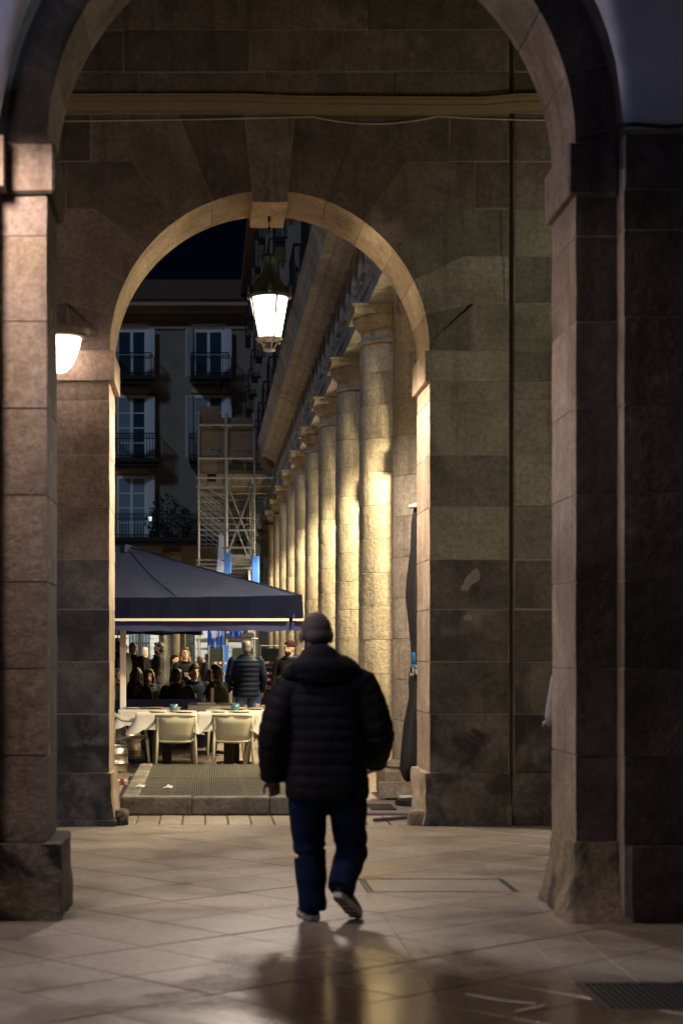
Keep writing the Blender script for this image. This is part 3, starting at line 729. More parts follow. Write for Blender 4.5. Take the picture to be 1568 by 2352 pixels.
# added unseen panels beside the camera's bay: cool fill for vault and piers
t = thing('side_fill_panel', 'added unseen lit panel in the side wall of the near passage', 'fill light', (-4.2, 3.5, 0))
b_ = B(); b_.box(-4.5, -4.2, -6, 8.4, 0, 0.55); b_.box(-4.5, -4.2, -6, 8.4, 2.75, 6.4); b_.box(-4.5, -4.2, -6, 0.8, 0.55, 2.75); b_.box(-4.5, -4.2, 6.2, 8.4, 0.55, 2.75); b_.part('wall', M['near_shaded'], t)
b_ = B(); b_.box(-4.36, -4.34, 0.8, 6.2, 0.55, 2.75); b_.part('fill_pane', M['glow_side_fill'], t)
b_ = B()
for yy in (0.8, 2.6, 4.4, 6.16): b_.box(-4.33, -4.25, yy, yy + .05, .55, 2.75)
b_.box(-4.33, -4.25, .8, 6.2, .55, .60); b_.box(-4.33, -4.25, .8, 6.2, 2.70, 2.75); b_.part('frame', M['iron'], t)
b_ = B(); b_.box(-4.19, -4.1, 7.2, 9.7, 3.3, 3.62); b_.part('fill_strip', M['glow_strip_fill'], t)  # added unseen strip, bluish fill for the vault
b_ = B(); b_.box(-4.5, -4.2, 8.4, 10.1, 0, 6.4); b_.part('wall', M['near_shaded'], t)

# added unseen lamp beyond the dark pier, to light the far wall
t = thing('gallery_fill_lamp', 'added unseen greenish white globe lamp hanging in the gallery behind the dark near pier', 'lamp', (5.6, 13.3, 4.6))
b_ = B(); b_.ell((0, 0, 0), (.18, .18, .18), 20); b_.part('globe', M['glow_gallery_fill'], t, smooth=True, world=False)
b_ = B(); b_.tube([(0, 0, .17), (0, 0, 3.25)], .012, 6); b_.lathe([(.03, .16), (.07, .18), (.05, .22), (0, .23)], seg=14); b_.part('rod', M['black_metal'], t, world=False)

# ------------------------------------------------------------------ arcade of columns along the square
CX, CR, CS, CY0, NC = 2.42, 0.42, 4.18, 19.07, 14
bld = thing('arcade_building', 'sandstone arcade building with a long row of columns lit yellow', 'building', (3.0, 17, 0))
for n in range(-1, NC):
    ya = CY0 + CS * n; mid = ya + CS / 2
    if n < 0: b_ = B(); b_.box(2.45, 3.35, 16.72, CY0 - 0.69, 0, 5.95); b_.part('end_wall', M['column'], bld); continue
    zs = 4.195; r = 1.41
    pts = [(ya - 0.68, 0), (ya + 0.68, 0)] + [(mid - r * math.cos(PI * i / 16), zs + r * math.sin(PI * i / 16)) for i in range(17)] + [(ya + CS - 0.68, 0), (ya + CS - 0.68, 5.95), (ya - 0.68, 5.95)]
    pts = [(ya - 0.68, 0), (ya + 0.68, 0)] + [(mid - r * math.cos(PI * i / 16), zs + r * math.sin(PI * i / 16)) for i in range(17)]
    pts += [(ya + CS - 0.683, zs), (ya + CS - 0.683, 5.95), (ya - 0.68, 5.95)]
    b_ = B(); b_.prism(pts, 'x', 2.45, 3.35); b_.part('arch_bay', M['column'], bld)
    b_ = B(); b_.box(2.40, 3.38, ya - 0.75, ya + 0.75, 3.914, zs - 0.01); b_.bevel(0.012); b_.part('impost', M['column'], bld)
b_ = B(); b_.box(7.2, 7.5, 16.72, 78, 0, 6.0); b_.part('inner_wall', M['far_stone'], bld)
b_ = B(); b_.box(3.35, 7.5, 16.72, 78, 5.75, 5.9); b_.part('gallery_soffit', M['far_stone'], bld)
drum_me = []
for k in range(5):
    b_ = B(); seg = 30; rings = []
    H = 0.431
    for (r_, z_) in ((CR - 0.005, 0.001), (CR - 0.0005, 0.006), (CR, 0.1), (CR + 0.001, 0.2), (CR, 0.33), (CR - 0.0005, H - 0.006), (CR - 0.006, H - 0.001)):
        ring = []
        for i in range(seg):
            a = 2 * PI * i / seg
            rr = r_ + 0.006 * noise.noise(Vector((math.cos(a) * 2 + k * 9, math.sin(a) * 2, z_ * 5))) + (0.012 * min(0, noise.noise(Vector((math.cos(a) * 4, math.sin(a) * 4 + k * 5, z_ * 9)))) if z_ < 0.03 or z_ > H - 0.03 else 0)
            ring.append((rr * math.cos(a), rr * math.sin(a), z_))
        rings.append(ring)
    b_.loft(rings); me = b_.mesh('drum', M['column'])
    me.shade_smooth(); me.set_sharp_from_angle(angle=math.radians(24))
    drum_me.append(me)
b_ = B(); b_.lathe([(CR - 0.03, 0), (CR + 0.025, 0.002), (CR + 0.03, 0.03), (CR + 0.02, 0.055), (CR - 0.02, 0.06), (CR - 0.02, 0.19), (CR + 0.02, 0.195), (CR + 0.025, 0.215), (CR + 0.04, 0.22), (CR + 0.045, 0.245), (CR + 0.085, 0.30), (CR + 0.10, 0.345), (CR + 0.10, 0.355)], seg=36)
b_.box(-0.53, 0.53, -0.53, 0.53, 0.357, 0.44); b_.box(-0.555, 0.555, -0.555, 0.555, 0.441, 0.475)
cap_me = b_.mesh('capital', M['column'])
for p in cap_me.polygons: p.use_smooth = len(p.vertices) == 4 and p.center.z < 0.356 and abs(p.normal.z) < 0.9
b_ = B(); b_.box(-0.54, 0.54, -0.54, 0.54, 0, 0.30); b_.bevel(0.015); b_.lathe([(0.5, 0.302), (0.52, 0.33), (0.5, 0.365), (0.44, 0.375), (CR, 0.40)], seg=36)
base_me = b_.mesh('base', M['column'])
for n in range(NC):
    y = CY0 + CS * n
    col = holder('column', bld); col.location = Vector((CX, y, 0)) - Vector(bld.location)
    link('base', base_me, col, False)
    z = 0.40; i = 0; off = R.uniform(-0.05, 0.05); ph = R.random()
    while z < 5.49:
        h = 0.431
        if i == 0: h = 0.431 + off
        if z + h > 5.4: h = 5.5 - z
        o = link('drum', R.choice(drum_me), col, False); o.location.z = z; o.rotation_euler.z = R.uniform(0, 6.28)
        tp = 1 - 0.05 * (z / 5.5) ** 2; o.scale = (tp, tp, h / 0.431); z += h; i += 1
    o = link('capital', cap_me, col, False); o.location.z = 5.5; o.scale = (0.96, 0.96, 1)
# entablature
y0, ycor, y1 = 16.72, 50.9, 74
b_ = B(); b_.prism([(2.08, 5.98), (2.08, 6.16), (2.06, 6.17), (2.06, 6.38), (2.02, 6.385), (2.02, 6.44), (2.08, 6.445), (2.08, 6.93), (3.35, 6.93), (3.35, 5.98)], 'y', y0, y1); b_.part('architrave', M['cornice'], bld)
b_ = B(); b_.prism([(1.94, 6.94), (1.90, 6.99), (1.80, 7.04), (1.76, 7.085), (1.65, 7.09), (1.645, 7.07), (1.62, 7.07), (1.61, 7.19), (1.60, 7.20), (1.585, 7.29), (1.565, 7.30), (1.53, 7.42), (1.50, 7.45), (1.50, 7.50), (2.3, 7.62), (3.35, 7.62), (3.35, 6.94)], 'y', y0, ycor); b_.part('cornice', M['cornice'], bld)
b_ = B()
for k in (-1, 0, 1): b_.box(-0.055, 0, -0.055 + k * 0.135, 0.055 + k * 0.135, 0, 0.44)
b_.bevel(0.012)
for k in range(-2, 3): b_.box(-0.05, 0, k * 0.085 - 0.025, k * 0.085 + 0.025, -0.13, -0.075)
b_.box(-0.06, 0, -0.22, 0.22, 0.442, 0.475)
tri_me = b_.mesh('triglyph', M['cornice'])
k = 0
while 17.2 + k * CS / 4 < 73.5:
    o = link('triglyph', tri_me, bld, False); o.location = Vector((2.078, 17.2 + k * CS / 4, 6.455)) - Vector(bld.location); k += 1
# upper storeys, seen at a grazing angle
b_ = B(); b_.box(2.25, 3.35, 16.72, 74, 7.63, 16.2); b_.part('upper_wall', M['render_wall'], bld)
b_ = B(); b_.prism([(1.5, 16.2), (1.45, 16.35), (2.25, 16.6), (10, 18.5), (10, 16.2)], 'y', 14, 74); b_.part('roof', M['roof'], bld)
b_ = B(); b_.box(-0.62, 0, -0.85, 0.85, 0, 0.12); b_.box(-0.6, 0, -0.83, 0.83, -0.12, 0)
b_.box(-0.62, -0.58, -0.85, 0.85, 1.0, 1.05)
for i in range(15): b_.box(-0.61, -0.59, -0.83 + i * 0.118, -0.81 + i * 0.118, 0.12, 1.0)
for yy in (-0.85, 0.83):
    b_.box(-0.62, 0, yy, yy + 0.02, 1.0, 1.05)
    for i in range(4): b_.box(-0.5 + i * 0.13, -0.48 + i * 0.13, yy, yy + 0.02, 0.12, 1.0)
balc_me = b_.mesh('balcony', M['rail'])
b_ = B(); b_.box(-0.50, 0.0, -0.02, 0.02, 0, 2.3); shut_me = b_.mesh('shutter', M['render_wall'])
b_ = B(); b_.box(-0.02, 0, -0.6, 0.6, 0, 2.35); win_me = b_.mesh('window', M['glass_dark'])
for lev in (8.0, 11.0, 13.9):
    for n in range(NC):
        yy = CY0 + CS * (n + 0.5)
        for nm, me, dy in (('balcony', balc_me, 0), ('shutter', shut_me, -.6), ('shutter', shut_me, .6), ('window', win_me, 0)):
            o = link(nm, me, bld, False); o.location = Vector((2.245, yy + dy, lev + (0 if nm == 'balcony' else 0.13))) - Vector(bld.location)
    for yy in [CY0 + CS * n for n in range(0, NC, 3)]:
        if lev == 8.0: b_ = B(); b_.tube([(2.18, yy, 7.7), (2.18, yy, 16.1)], 0.06); b_.part('downpipe', M['rail'], bld)
for n in range(1, 9): clone(arcade_lantern, (2.95, CY0 + CS * (n + 0.5), 4.52), 0, 'yellow lantern hidden in an arcade opening behind the columns')

# ------------------------------------------------------------------ building across the end of the square
DF = 74.0
end = thing('apartment_building', 'dim ochre apartment building with shuttered windows closing the square', 'building', (-3, DF, 0))
AP = [(-1.35 + 4.18 * k) for k in range(-3, 3)]
b_ = B(); b_.box(-15, 8, DF, DF + 0.8, 5.65, 16.0); b_.part('wall', M['render_wall'], end)
b_ = B(); b_.box(-15, 8, DF - 0.22, DF, 5.95, 6.2); b_.box(-15, 8, DF - 0.12, DF, 5.66, 5.945); b_.part('string_course', M['far_stone'], end)
b_ = B(); b_.box(-15, 8, DF - 0.5, DF, 15.55, 15.75); b_.box(-15, 8, DF - 0.7, DF, 15.755, 16.0); b_.box(-15, 8, DF - 0.06, DF, 14.9, 15.0); b_.part('eaves_cornice', M['far_stone'], end)
b_ = B(); b_.prism([(DF - 0.8, 16.0), (DF + 6, 18.2), (DF + 12, 16.0)], 'x', -15, 8); b_.part('roof', M['roof'], end)
b_ = B(); b_.box(-15, 8, DF + 0.8, DF + 5, 5.5, 5.65); b_.part('gallery_soffit', M['far_stone'], end)
for i, px in enumerate(AP):
    b_ = B(); b_.box(px - 0.55, px + 0.55, DF, DF + 0.8, 0, 3.1); b_.bevel(0.02); b_.part('pier', M['column'], end)
    b_ = B(); b_.lathe([(0.40, 0), (0.40, 0.35), (0.34, 0.4), (0.325, 3), (0.30, 5.2), (0.36, 5.25), (0.36, 5.3), (0.42, 5.6), (0.42, 5.65)], (px, DF - 0.02, 0), 26); b_.part('half_column', M['column'], end, smooth=True)
    if i < len(AP) - 1:
        nx_ = AP[i + 1]; m_ = (px + nx_) / 2; r_ = (nx_ - px) / 2 - 0.55
        b_ = B(); b_.prism([(px, 5.649), (px, 3.101)] + [(m_ - r_ * math.cos(PI * q / 14), 3.101 + min(1.5, r_ * math.sin(PI * q / 14))) for q in range(15)] + [(nx_ - 0.002, 3.101), (nx_ - 0.002, 5.649)], 'y', DF, DF + 0.8); b_.part('arch', M['far_stone'], end)
far_lamp = None
for xx in (AP[1], AP[2], AP[3]):
    q_ = clone(arcade_lantern, (xx + 2.09, DF + 0.3, 3.95), 0, 'yellow lantern in the far arcade hidden by the navy parasol')
    for o in q_.children:
        if o.type == 'LIGHT':
            if far_lamp is None: far_lamp = o.data.copy(); far_lamp.energy = P_ARCADE * 0.2
            o.data = far_lamp
IW = DF + 4.6
doors = [(-3.29, -2.43), (-0.98, -0.46), (-7.4, -6.5), (3.0, 3.9), (5.6, 6.5)]
edges = sorted([-15] + [v for d in doors for v in d] + [8])
for a, c in zip(edges[::2], edges[1::2]):
    z = 0.0; ci = 0
    while z < 3.6:
        x = a + 0.004; o_ = (ci % 2) * 0.5
        while x < c - 0.02:
            x2 = min(c, x + 1.25 - (o_ if x < a + 0.01 else 0))
            if c - x2 < 0.3: x2 = c
            if -5.5 < x < 3.5:
                b_ = B(); b_.box(x + 0.012, x2 - 0.012, IW, IW + 0.3, z + 0.012, z + 0.408); b_.bevel(0.012); b_.part('block', M['pale_block'], end)
            x = x2
        z += 0.42; ci += 1
b_ = B(); b_.box(-15, 8, IW + 0.06, IW + 0.35, 0, 5.5); b_.part('inner_wall', M['pale_block'], end)
for (a, c) in doors[:2] + doors[2:3]:
    d_ = holder('door', end, (0, 0, 0))
    b_ = B(); b_.box(a, c, IW + 0.02, IW + 0.05, 0, 2.9); b_.part('pane', M['curtain'], d_)
    b_ = B()
    for u in range(7): xx = a + (c - a) * u / 6; b_.box(xx - 0.025, xx + 0.025, IW - 0.04, IW + 0.015, 0, 2.9)
    for zz in (0.05, 0.9, 1.9, 2.4, 2.86): b_.box(a, c, IW - 0.03, IW + 0.01, zz - 0.03, zz + 0.03)
    b_.box((a + c) / 2 - 0.07, (a + c) / 2 + 0.07, IW - 0.05, IW + 0.016, 0, 2.9)
    b_.part('door_frame', M['iron'], d_)
for xx in (-4.6, -1.8, 1.2):
    b_ = B(); b_.box(xx - 0.7, xx + 0.7, DF + 2.2, DF + 2.4, 5.40, 5.495); o = b_.part('ceiling_light', M['glow_led'], end)
# windows with open shutters and iron balconies
S74 = DF / FPX
def window(xc, zt, h, w=1.05, shl=False, shr=True, rows=3, dark_right=False, curtain=True):
    f = holder('window', end, (0, 0, 0))
    x0, x1, z0 = xc - w / 2, xc + w / 2, zt - h
    b_ = B()
    b_.box(x0 - 0.08, x0, DF - 0.04, DF - 0.003, z0, zt); b_.box(x1, x1 + 0.08, DF - 0.04, DF - 0.003, z0, zt); b_.box(x0, x1, DF - 0.04, DF - 0.003, zt - 0.12, zt)
    b_.box(xc - 0.06, xc + 0.06, DF - 0.045, DF - 0.003, z0, zt - 0.12)
    for r_ in range(1, rows): zz = z0 + (zt - 0.12 - z0) * r_ / rows; b_.box(x0, xc - 0.06, DF - 0.035, DF - 0.003, zz - 0.025, zz + 0.025); b_.box(xc + 0.06, x1, DF - 0.035, DF - 0.003, zz - 0.025, zz + 0.025)
    b_.part('frame', M['frame_white'], f)
    b_ = B(); b_.box(x0 - 0.2, x1 + 0.2, DF - 0.06, DF - 0.003, zt + 0.09, zt + 0.30); b_.part('lintel', M['far_stone'], f)
    for r_ in range(rows):
        za, zb = z0 + (zt - 0.12 - z0) * r_ / rows + 0.025, z0 + (zt - 0.12 - z0) * (r_ + 1) / rows - 0.025
        for (a, c, rt) in ((x0, xc - 0.06, 0), (xc + 0.06, x1, 1)):
            b_ = B(); b_.box(a, c, DF - 0.018, DF - 0.003, za, zb); b_.part('pane', M['glass_dark'] if (dark_right and rt) or not curtain else M['curtain'], f)
    for (on, sx, dx) in ((shl, x0 - 0.09, -1), (shr, x1 + 0.09, 1)):
        if not on: continue
        for half in (0,):
            b_ = B(); ln = 0.34
            b_.prism([(sx, DF - 0.05), (sx + dx * ln, DF - 0.16), (sx + dx * ln, DF - 0.20), (sx, DF - 0.09)], 'z', z0, zt - 0.03)
            for i in range(int((zt - z0) / 0.09)):
                zz = z0 + 0.06 + i * 0.09
                b_.prism([(sx + dx * 0.04, DF - 0.107), (sx + dx * (ln - 0.04), DF - 0.192), (sx + dx * (ln - 0.04), DF - 0.215), (sx + dx * 0.04, DF - 0.13)], 'z', zz, zz + 0.05)
            b_.part('shutter', M['shutter'], f)
def balcony(x0, x1, z, depth=0.75, ztop=0.92):
    f = holder('balcony', end, (0, 0, 0))
    b_ = B(); b_.box(x0, x1, DF - depth, DF - 0.003, z - 0.16, z); b_.box(x0 + 0.06, x1 - 0.06, DF - depth + 0.08, DF - 0.003, z - 0.32, z - 0.162); b_.part('slab', M['iron'], f)
    b_ = B()
    for zz in (z + 0.1, z + ztop - 0.2, z + ztop): b_.box(x0, x1, DF - depth, DF - depth + 0.035, zz - 0.02, zz + 0.02)
    n = int((x1 - x0) / 0.12)
    for i in range(n + 1): xx = x0 + 0.012 + (x1 - x0 - 0.024) * i / n; b_.box(xx - 0.012, xx + 0.012, DF - depth + 0.005, DF - depth + 0.03, z, z + ztop)
    for i in range(n): xx = x0 + (x1 - x0) * (i + 0.5) / n; b_.lathe([(0.045, 0), (0.05, 0.02)], (xx, DF - depth + 0.015, z + ztop - 0.12), 8)
    for xx in (x0, x1 - 0.03):
        for zz in (z + 0.1, z + ztop): b_.box(xx, xx + 0.03, DF - depth + 0.036, DF - 0.003, zz - 0.02, zz + 0.018)
        for i in range(5): yy = DF - 0.05 - i * 0.13; b_.box(xx + 0.004, xx + 0.026, yy - 0.012, yy + 0.012, z, z + ztop)
    b_.part('railing', M['rail'], f)
W = lambda x: PX(x, DF)
Zf = lambda y: PZ(y, DF)
for off_ in (-2, -1, 0, 1):
    dx = off_ * 3.18
    sk = dict(dark_right=False)
    window(W(303) + dx, Zf(757), 2.0, rows=2, shl=(off_ == 1), curtain=False); balcony(W(262) + dx, W(349) + dx, Zf(868))
    window(W(303) + dx, Zf(908), 2.6, rows=4, shl=(off_ == 1), dark_right=(off_ in (0, 1))); balcony(W(258) + dx, W(366) + dx, Zf(1056), ztop=1.0)
    if off_ != 1: window(W(303) + dx, Zf(1093), 2.55, rows=4)
balcony(W(150), W(600), Zf(1237), ztop=0.95, depth=0.9)
# pot plants on the long balcony
for i, (xx, hh, lab) in enumerate(((385, 1.5, 'tall dark bushy plant on the long balcony, largest of the pots'), (352, 0.7, 'low spiky plant on the long balcony by the shutter'), (425, 0.9, 'rounded dark plant on the long balcony beside the scaffold'))):
    t = thing('pot_plant', lab, 'plant', (W(xx), DF - 0.45, Zf(1237)))
    b_ = B(); b_.lathe([(0.12, 0), (0.16, 0.25), (0.17, 0.28)], seg=14); b_.part('pot', M['iron'], t, world=False)
    b_ = B()
    for k in range(int(120 * hh)):
        a, q = R.uniform(0, 6.28), R.random(); rr = 0.55 * hh * (0.35 + 0.65 * R.random()) * math.sin(PI * (0.15 + 0.8 * q)); p = Vector((rr * math.cos(a), rr * 0.5 * math.sin(a), 0.3 + hh * q))
        d1 = Vector((R.uniform(-1, 1), R.uniform(-1, 1), R.uniform(-.4, 1))).normalized() * R.uniform(.10, .20); d2 = d1.cross(Vector((R.random(), 1, R.random()))).normalized() * 0.045
        b_.quad([p, p + d1 * 0.5 + d2, p + d1, p + d1 * 0.5 - d2])
    b_.part('foliage', M['leaf'], t, world=False, stuff=True)
    b_ = B(); b_.tube([(0, 0, 0.25), (0.02, 0, 0.3 + hh * 0.7)], 0.02); b_.part('stem', M['leaf'], t, world=False)
# unlit bracket lamp on the facade
t = thing('bracket_lamp', 'unlit dark bracket lamp on the apartment building above the scaffold', 'lamp', (W(480), DF, Zf(880)))
b_ = B(); b_.tube([(0, -0.02, 0), (0.0, -0.5, 0.25), (0.3, -0.8, 0.15), (0.42, -0.8, 0.0)], 0.03); b_.part('bracket', M['rail'], t, world=False)
b_ = B(); b_.lathe([(0.05, -0.45), (0.09, -0.42), (0.15, -0.1), (0.17, -0.06), (0.08, 0.02), (0, 0.05)], (0.42, -0.8, 0), 14); b_.part('lamp_head', M['rail'], t, world=False)

# ------------------------------------------------------------------ low stone platform with ventilation gratings
t = thing('vent_platform', 'low stone-kerbed platform topped with grey ventilation gratings', 'platform', (0.3, 17, 0))
PX0, PX1, PY0, PY1, PT = -0.80, 1.45, 16.97, 22.0, 0.155
b_ = B(); b_.box(PX0 + 0.06, PX1 - 0.06, PY0 + 0.06, PY1 - 0.06, -0.02, 0.10); b_.part('pit', M['pit'], t)
def kerb(x0, x1, y0, y1):
    b_ = B(); b_.box(x0 + .003, x1 - .003, y0 + .003, y1 - .003, -0.02, PT + R.uniform(-.003, .004), jit=0.004); b_.bevel(0.022, 2); b_.part('kerb_stone', M['kerb'], t)
xs = [PX0, -0.12, 0.62, 1.12, PX1]
for a, c in zip(xs, xs[1:]): kerb(a, c, PY0, PY0 + 0.16)
ys = [PY0 + 0.16]
while ys[-1] < PY1 - 0.1: ys.append(min(PY1, ys[-1] + R.uniform(0.42, 0.6)))
for a, c in zip(ys, ys[1:]): kerb(PX0, PX0 + 0.17, a, c); kerb(PX1 - 0.14, PX1, a, c)
gx = [PX0 + 0.18, -0.32, 0.02, 0.40, 0.80, PX1 - 0.15]
for i, (a, c) in enumerate(zip(gx, gx[1:])):
    for (ya, yb) in ((PY0 + 0.17, 19.6), (19.61, PY1 - 0.02)):
        g_ = holder('grating', t)
        b_ = B()
        for (x0, x1, y0, y1) in ((a + .004, a + .016, ya, yb), (c - .016, c - .004, ya, yb), (a + .016, c - .016, ya, ya + .014), (a + .016, c - .016, yb - .014, yb)): b_.box(x0, x1, y0, y1, 0.10, PT - 0.004)
        for j in range(5): yy = ya + (yb - ya) * (j + 0.5) / 5; b_.box(a + .016, c - .016, yy - .006, yy + .006, 0.104, PT - 0.012)
        b_.part('frame', M['grate'], g_)
        n = int((c - a - .03) / 0.020); b_ = B()
        for j in range(n): xx = a + .018 + (c - a - .036) * (j + .5) / n; b_.box(xx - .0055, xx + .0055, ya + .015, yb - .015, 0.11, PT - 0.006)
        b_.part('grate_bars', M['grate'], g_, stuff=True)
for (x, y, s_, lab) in ((320, 1808, 0.055, 'crumpled white paper scrap on the grating, nearer the kerb corner'), (385, 1810, 0.05, 'flatter creased paper scrap on the middle of the grating')):
    d = (CAM_H - PT) * FPX / (y - 1496); b_ = B()
    b_.quad([(-s_, -.02, 0), (0, -.05, .012), (s_ * .9, -.01, .02), (.01, .01, .035)]); b_.quad([(0, -.05, .012), (s_, -.06, .004), (s_ * 1.2, 0, .03), (s_ * .9, -.01, .02)]); b_.quad([(-s_, -.02, 0), (.01, .01, .035), (-.01, .06, .01), (-s_ * .7, .05, .005)])
    o = b_.part('paper_scrap', M['paper']); o.location = (PX(x, d), d, PT + 0.001); tag(o, lab, 'litter')

# bits by the columns
b_ = B(); b_.box(2.0, 2.5, 18.05, 18.45, 0.0, 0.055); b_.bevel(0.006); o = b_.part('stone_slab', M['slab']); o['label'] = 'pale flat slab lying on the ground by the column base'; o['category'] = 'slab'
b_ = B(); b_.box(1.80, 2.9, 18.46, 18.51, 0.02, 0.19); b_.bevel(0.006); tag(b_.part('leaning_board', M['column']), 'sandy board standing against the column base behind the pale slab', 'board')
b_ = B(); b_.tube([(1.52, 16.05, 0.022), (1.80, 16.25, 0.024), (2.0, 16.42, 0.03)], 0.018, 8); tag(b_.part('lying_pole', M['pole']), 'dark purple-grey pole lying on the threshold by the pier', 'pole')
b_ = B(); b_.box(1.62, 1.86, 17.3, 17.9, 0.001, 0.012); tag(b_.part('drain_plate', M['iron']), 'grey metal drain plate set in the paving beside the platform', 'drain cover')

# ------------------------------------------------------------------ closed parasol behind the arch jamb
pu = thing('closed_parasol', 'tall closed black parasol tied with a blue strap beside the column', 'parasol', (2.155, 17.9, 0))
S18 = 17.9 / FPX
def Z18(y): return PZ(y, 17.9)
prof = [(1160, 11), (1200, 17), (1260, 19), (1330, 26), (1370, 28), (1430, 22), (1480, 18), (1497, 17), (1530, 17), (1550, 21), (1570, 22), (1600, 21), (1660, 27), (1720, 33), (1765, 37), (1785, 30)]
b_ = B(); rings = []; seg = 26
for (y, w) in prof:
    z = Z18(y); r_ = w * S18 * 1.0; off_ = -0.012 * (y > 1640)
    rings.append([(r_ * (1 + 0.16 * math.sin(5 * a + y * 0.004) + 0.06 * math.sin(9 * a)) * math.cos(a) + off_ * 2, r_ * (1 + 0.16 * math.sin(5 * a + y * 0.004)) * math.sin(a), z + (0.05 * math.sin(3 * a + 1) if y > 1760 else 0)) for a in [2 * PI * k / seg for k in range(seg)]])
b_.loft(rings); b_.part('fabric', M['black_canvas'], pu, smooth=True, world=False)
b_ = B(); b_.lathe([(0.03, -0.01), (0.125, 0.0), (0.12, 0.02), (0.07, 0.045), (0.0, 0.06)], (0, 0, Z18(1166)), 20); b_.part('cap', M['slab'], pu, smooth=True, world=False)
b_ = B(); b_.lathe([(0.075, 0), (0.082, 0.01), (0.082, 0.10), (0.075, 0.11)], (0, 0, Z18(1523)), 24)
b_.lathe([(0.078, 0), (0.084, 0.008), (0.084, 0.035), (0.078, 0.042)], (0, 0, Z18(1534)), 24); b_.part('strap', M['blue_strap'], pu, smooth=True, world=False)
b_ = B(); b_.lathe([(0.02, 0), (0.02, 3.1)], (0, 0, 0.0), 10); b_.lathe([(0.25, 0), (0.25, 0.05), (0.05, 0.08)], (0, 0, 0), 20); b_.part('pole_and_foot', M['black_metal'], pu, world=False)
# partial printed letters showing in the folds under the strap
b_ = B()
def glyph(pts, yy=-0.112):
    v = [b_.bm.verts.new(((x - 484.3 - 470 + 470 - 0) * S18, yy, Z18(y))) for x, y in pts]; f = b_.bm.faces.new(v)
CXP = 470 + 2.155 / S18
def G(poly):   # polygon in measured picture units, laid on the fold in front of the pole
    v0 = [((x - CXP) * S18, Z18(y)) for x, y in poly]
    b_.prism(v0, 'y', -0.118, -0.110)
def oval(cx, cy, rx, ry, n=12, tilt=0): return [(cx + rx * math.cos(2 * PI * i / n) + tilt * ry * math.sin(2 * PI * i / n), cy + ry * math.sin(2 * PI * i / n)) for i in range(n)]
G(oval(945.3, 1538.5, 1.9, 7.5)); G([(943.2, 1546), (946.3, 1546), (945.3, 1551), (942.6, 1551)])
G([(939.2, 1546.5), (941.0, 1544.0), (941.6, 1547), (939.8, 1551.5), (937.6, 1552)])
G(oval(952.0, 1530.5, 2.2, 2.6)); G([(949.2, 1537.0), (955.0, 1535.5), (955.2, 1547.5), (950.8, 1548.5), (950.6, 1540.5), (949.0, 1539.5)])
b_.part('lettering', M['cream_print'], pu, world=False)

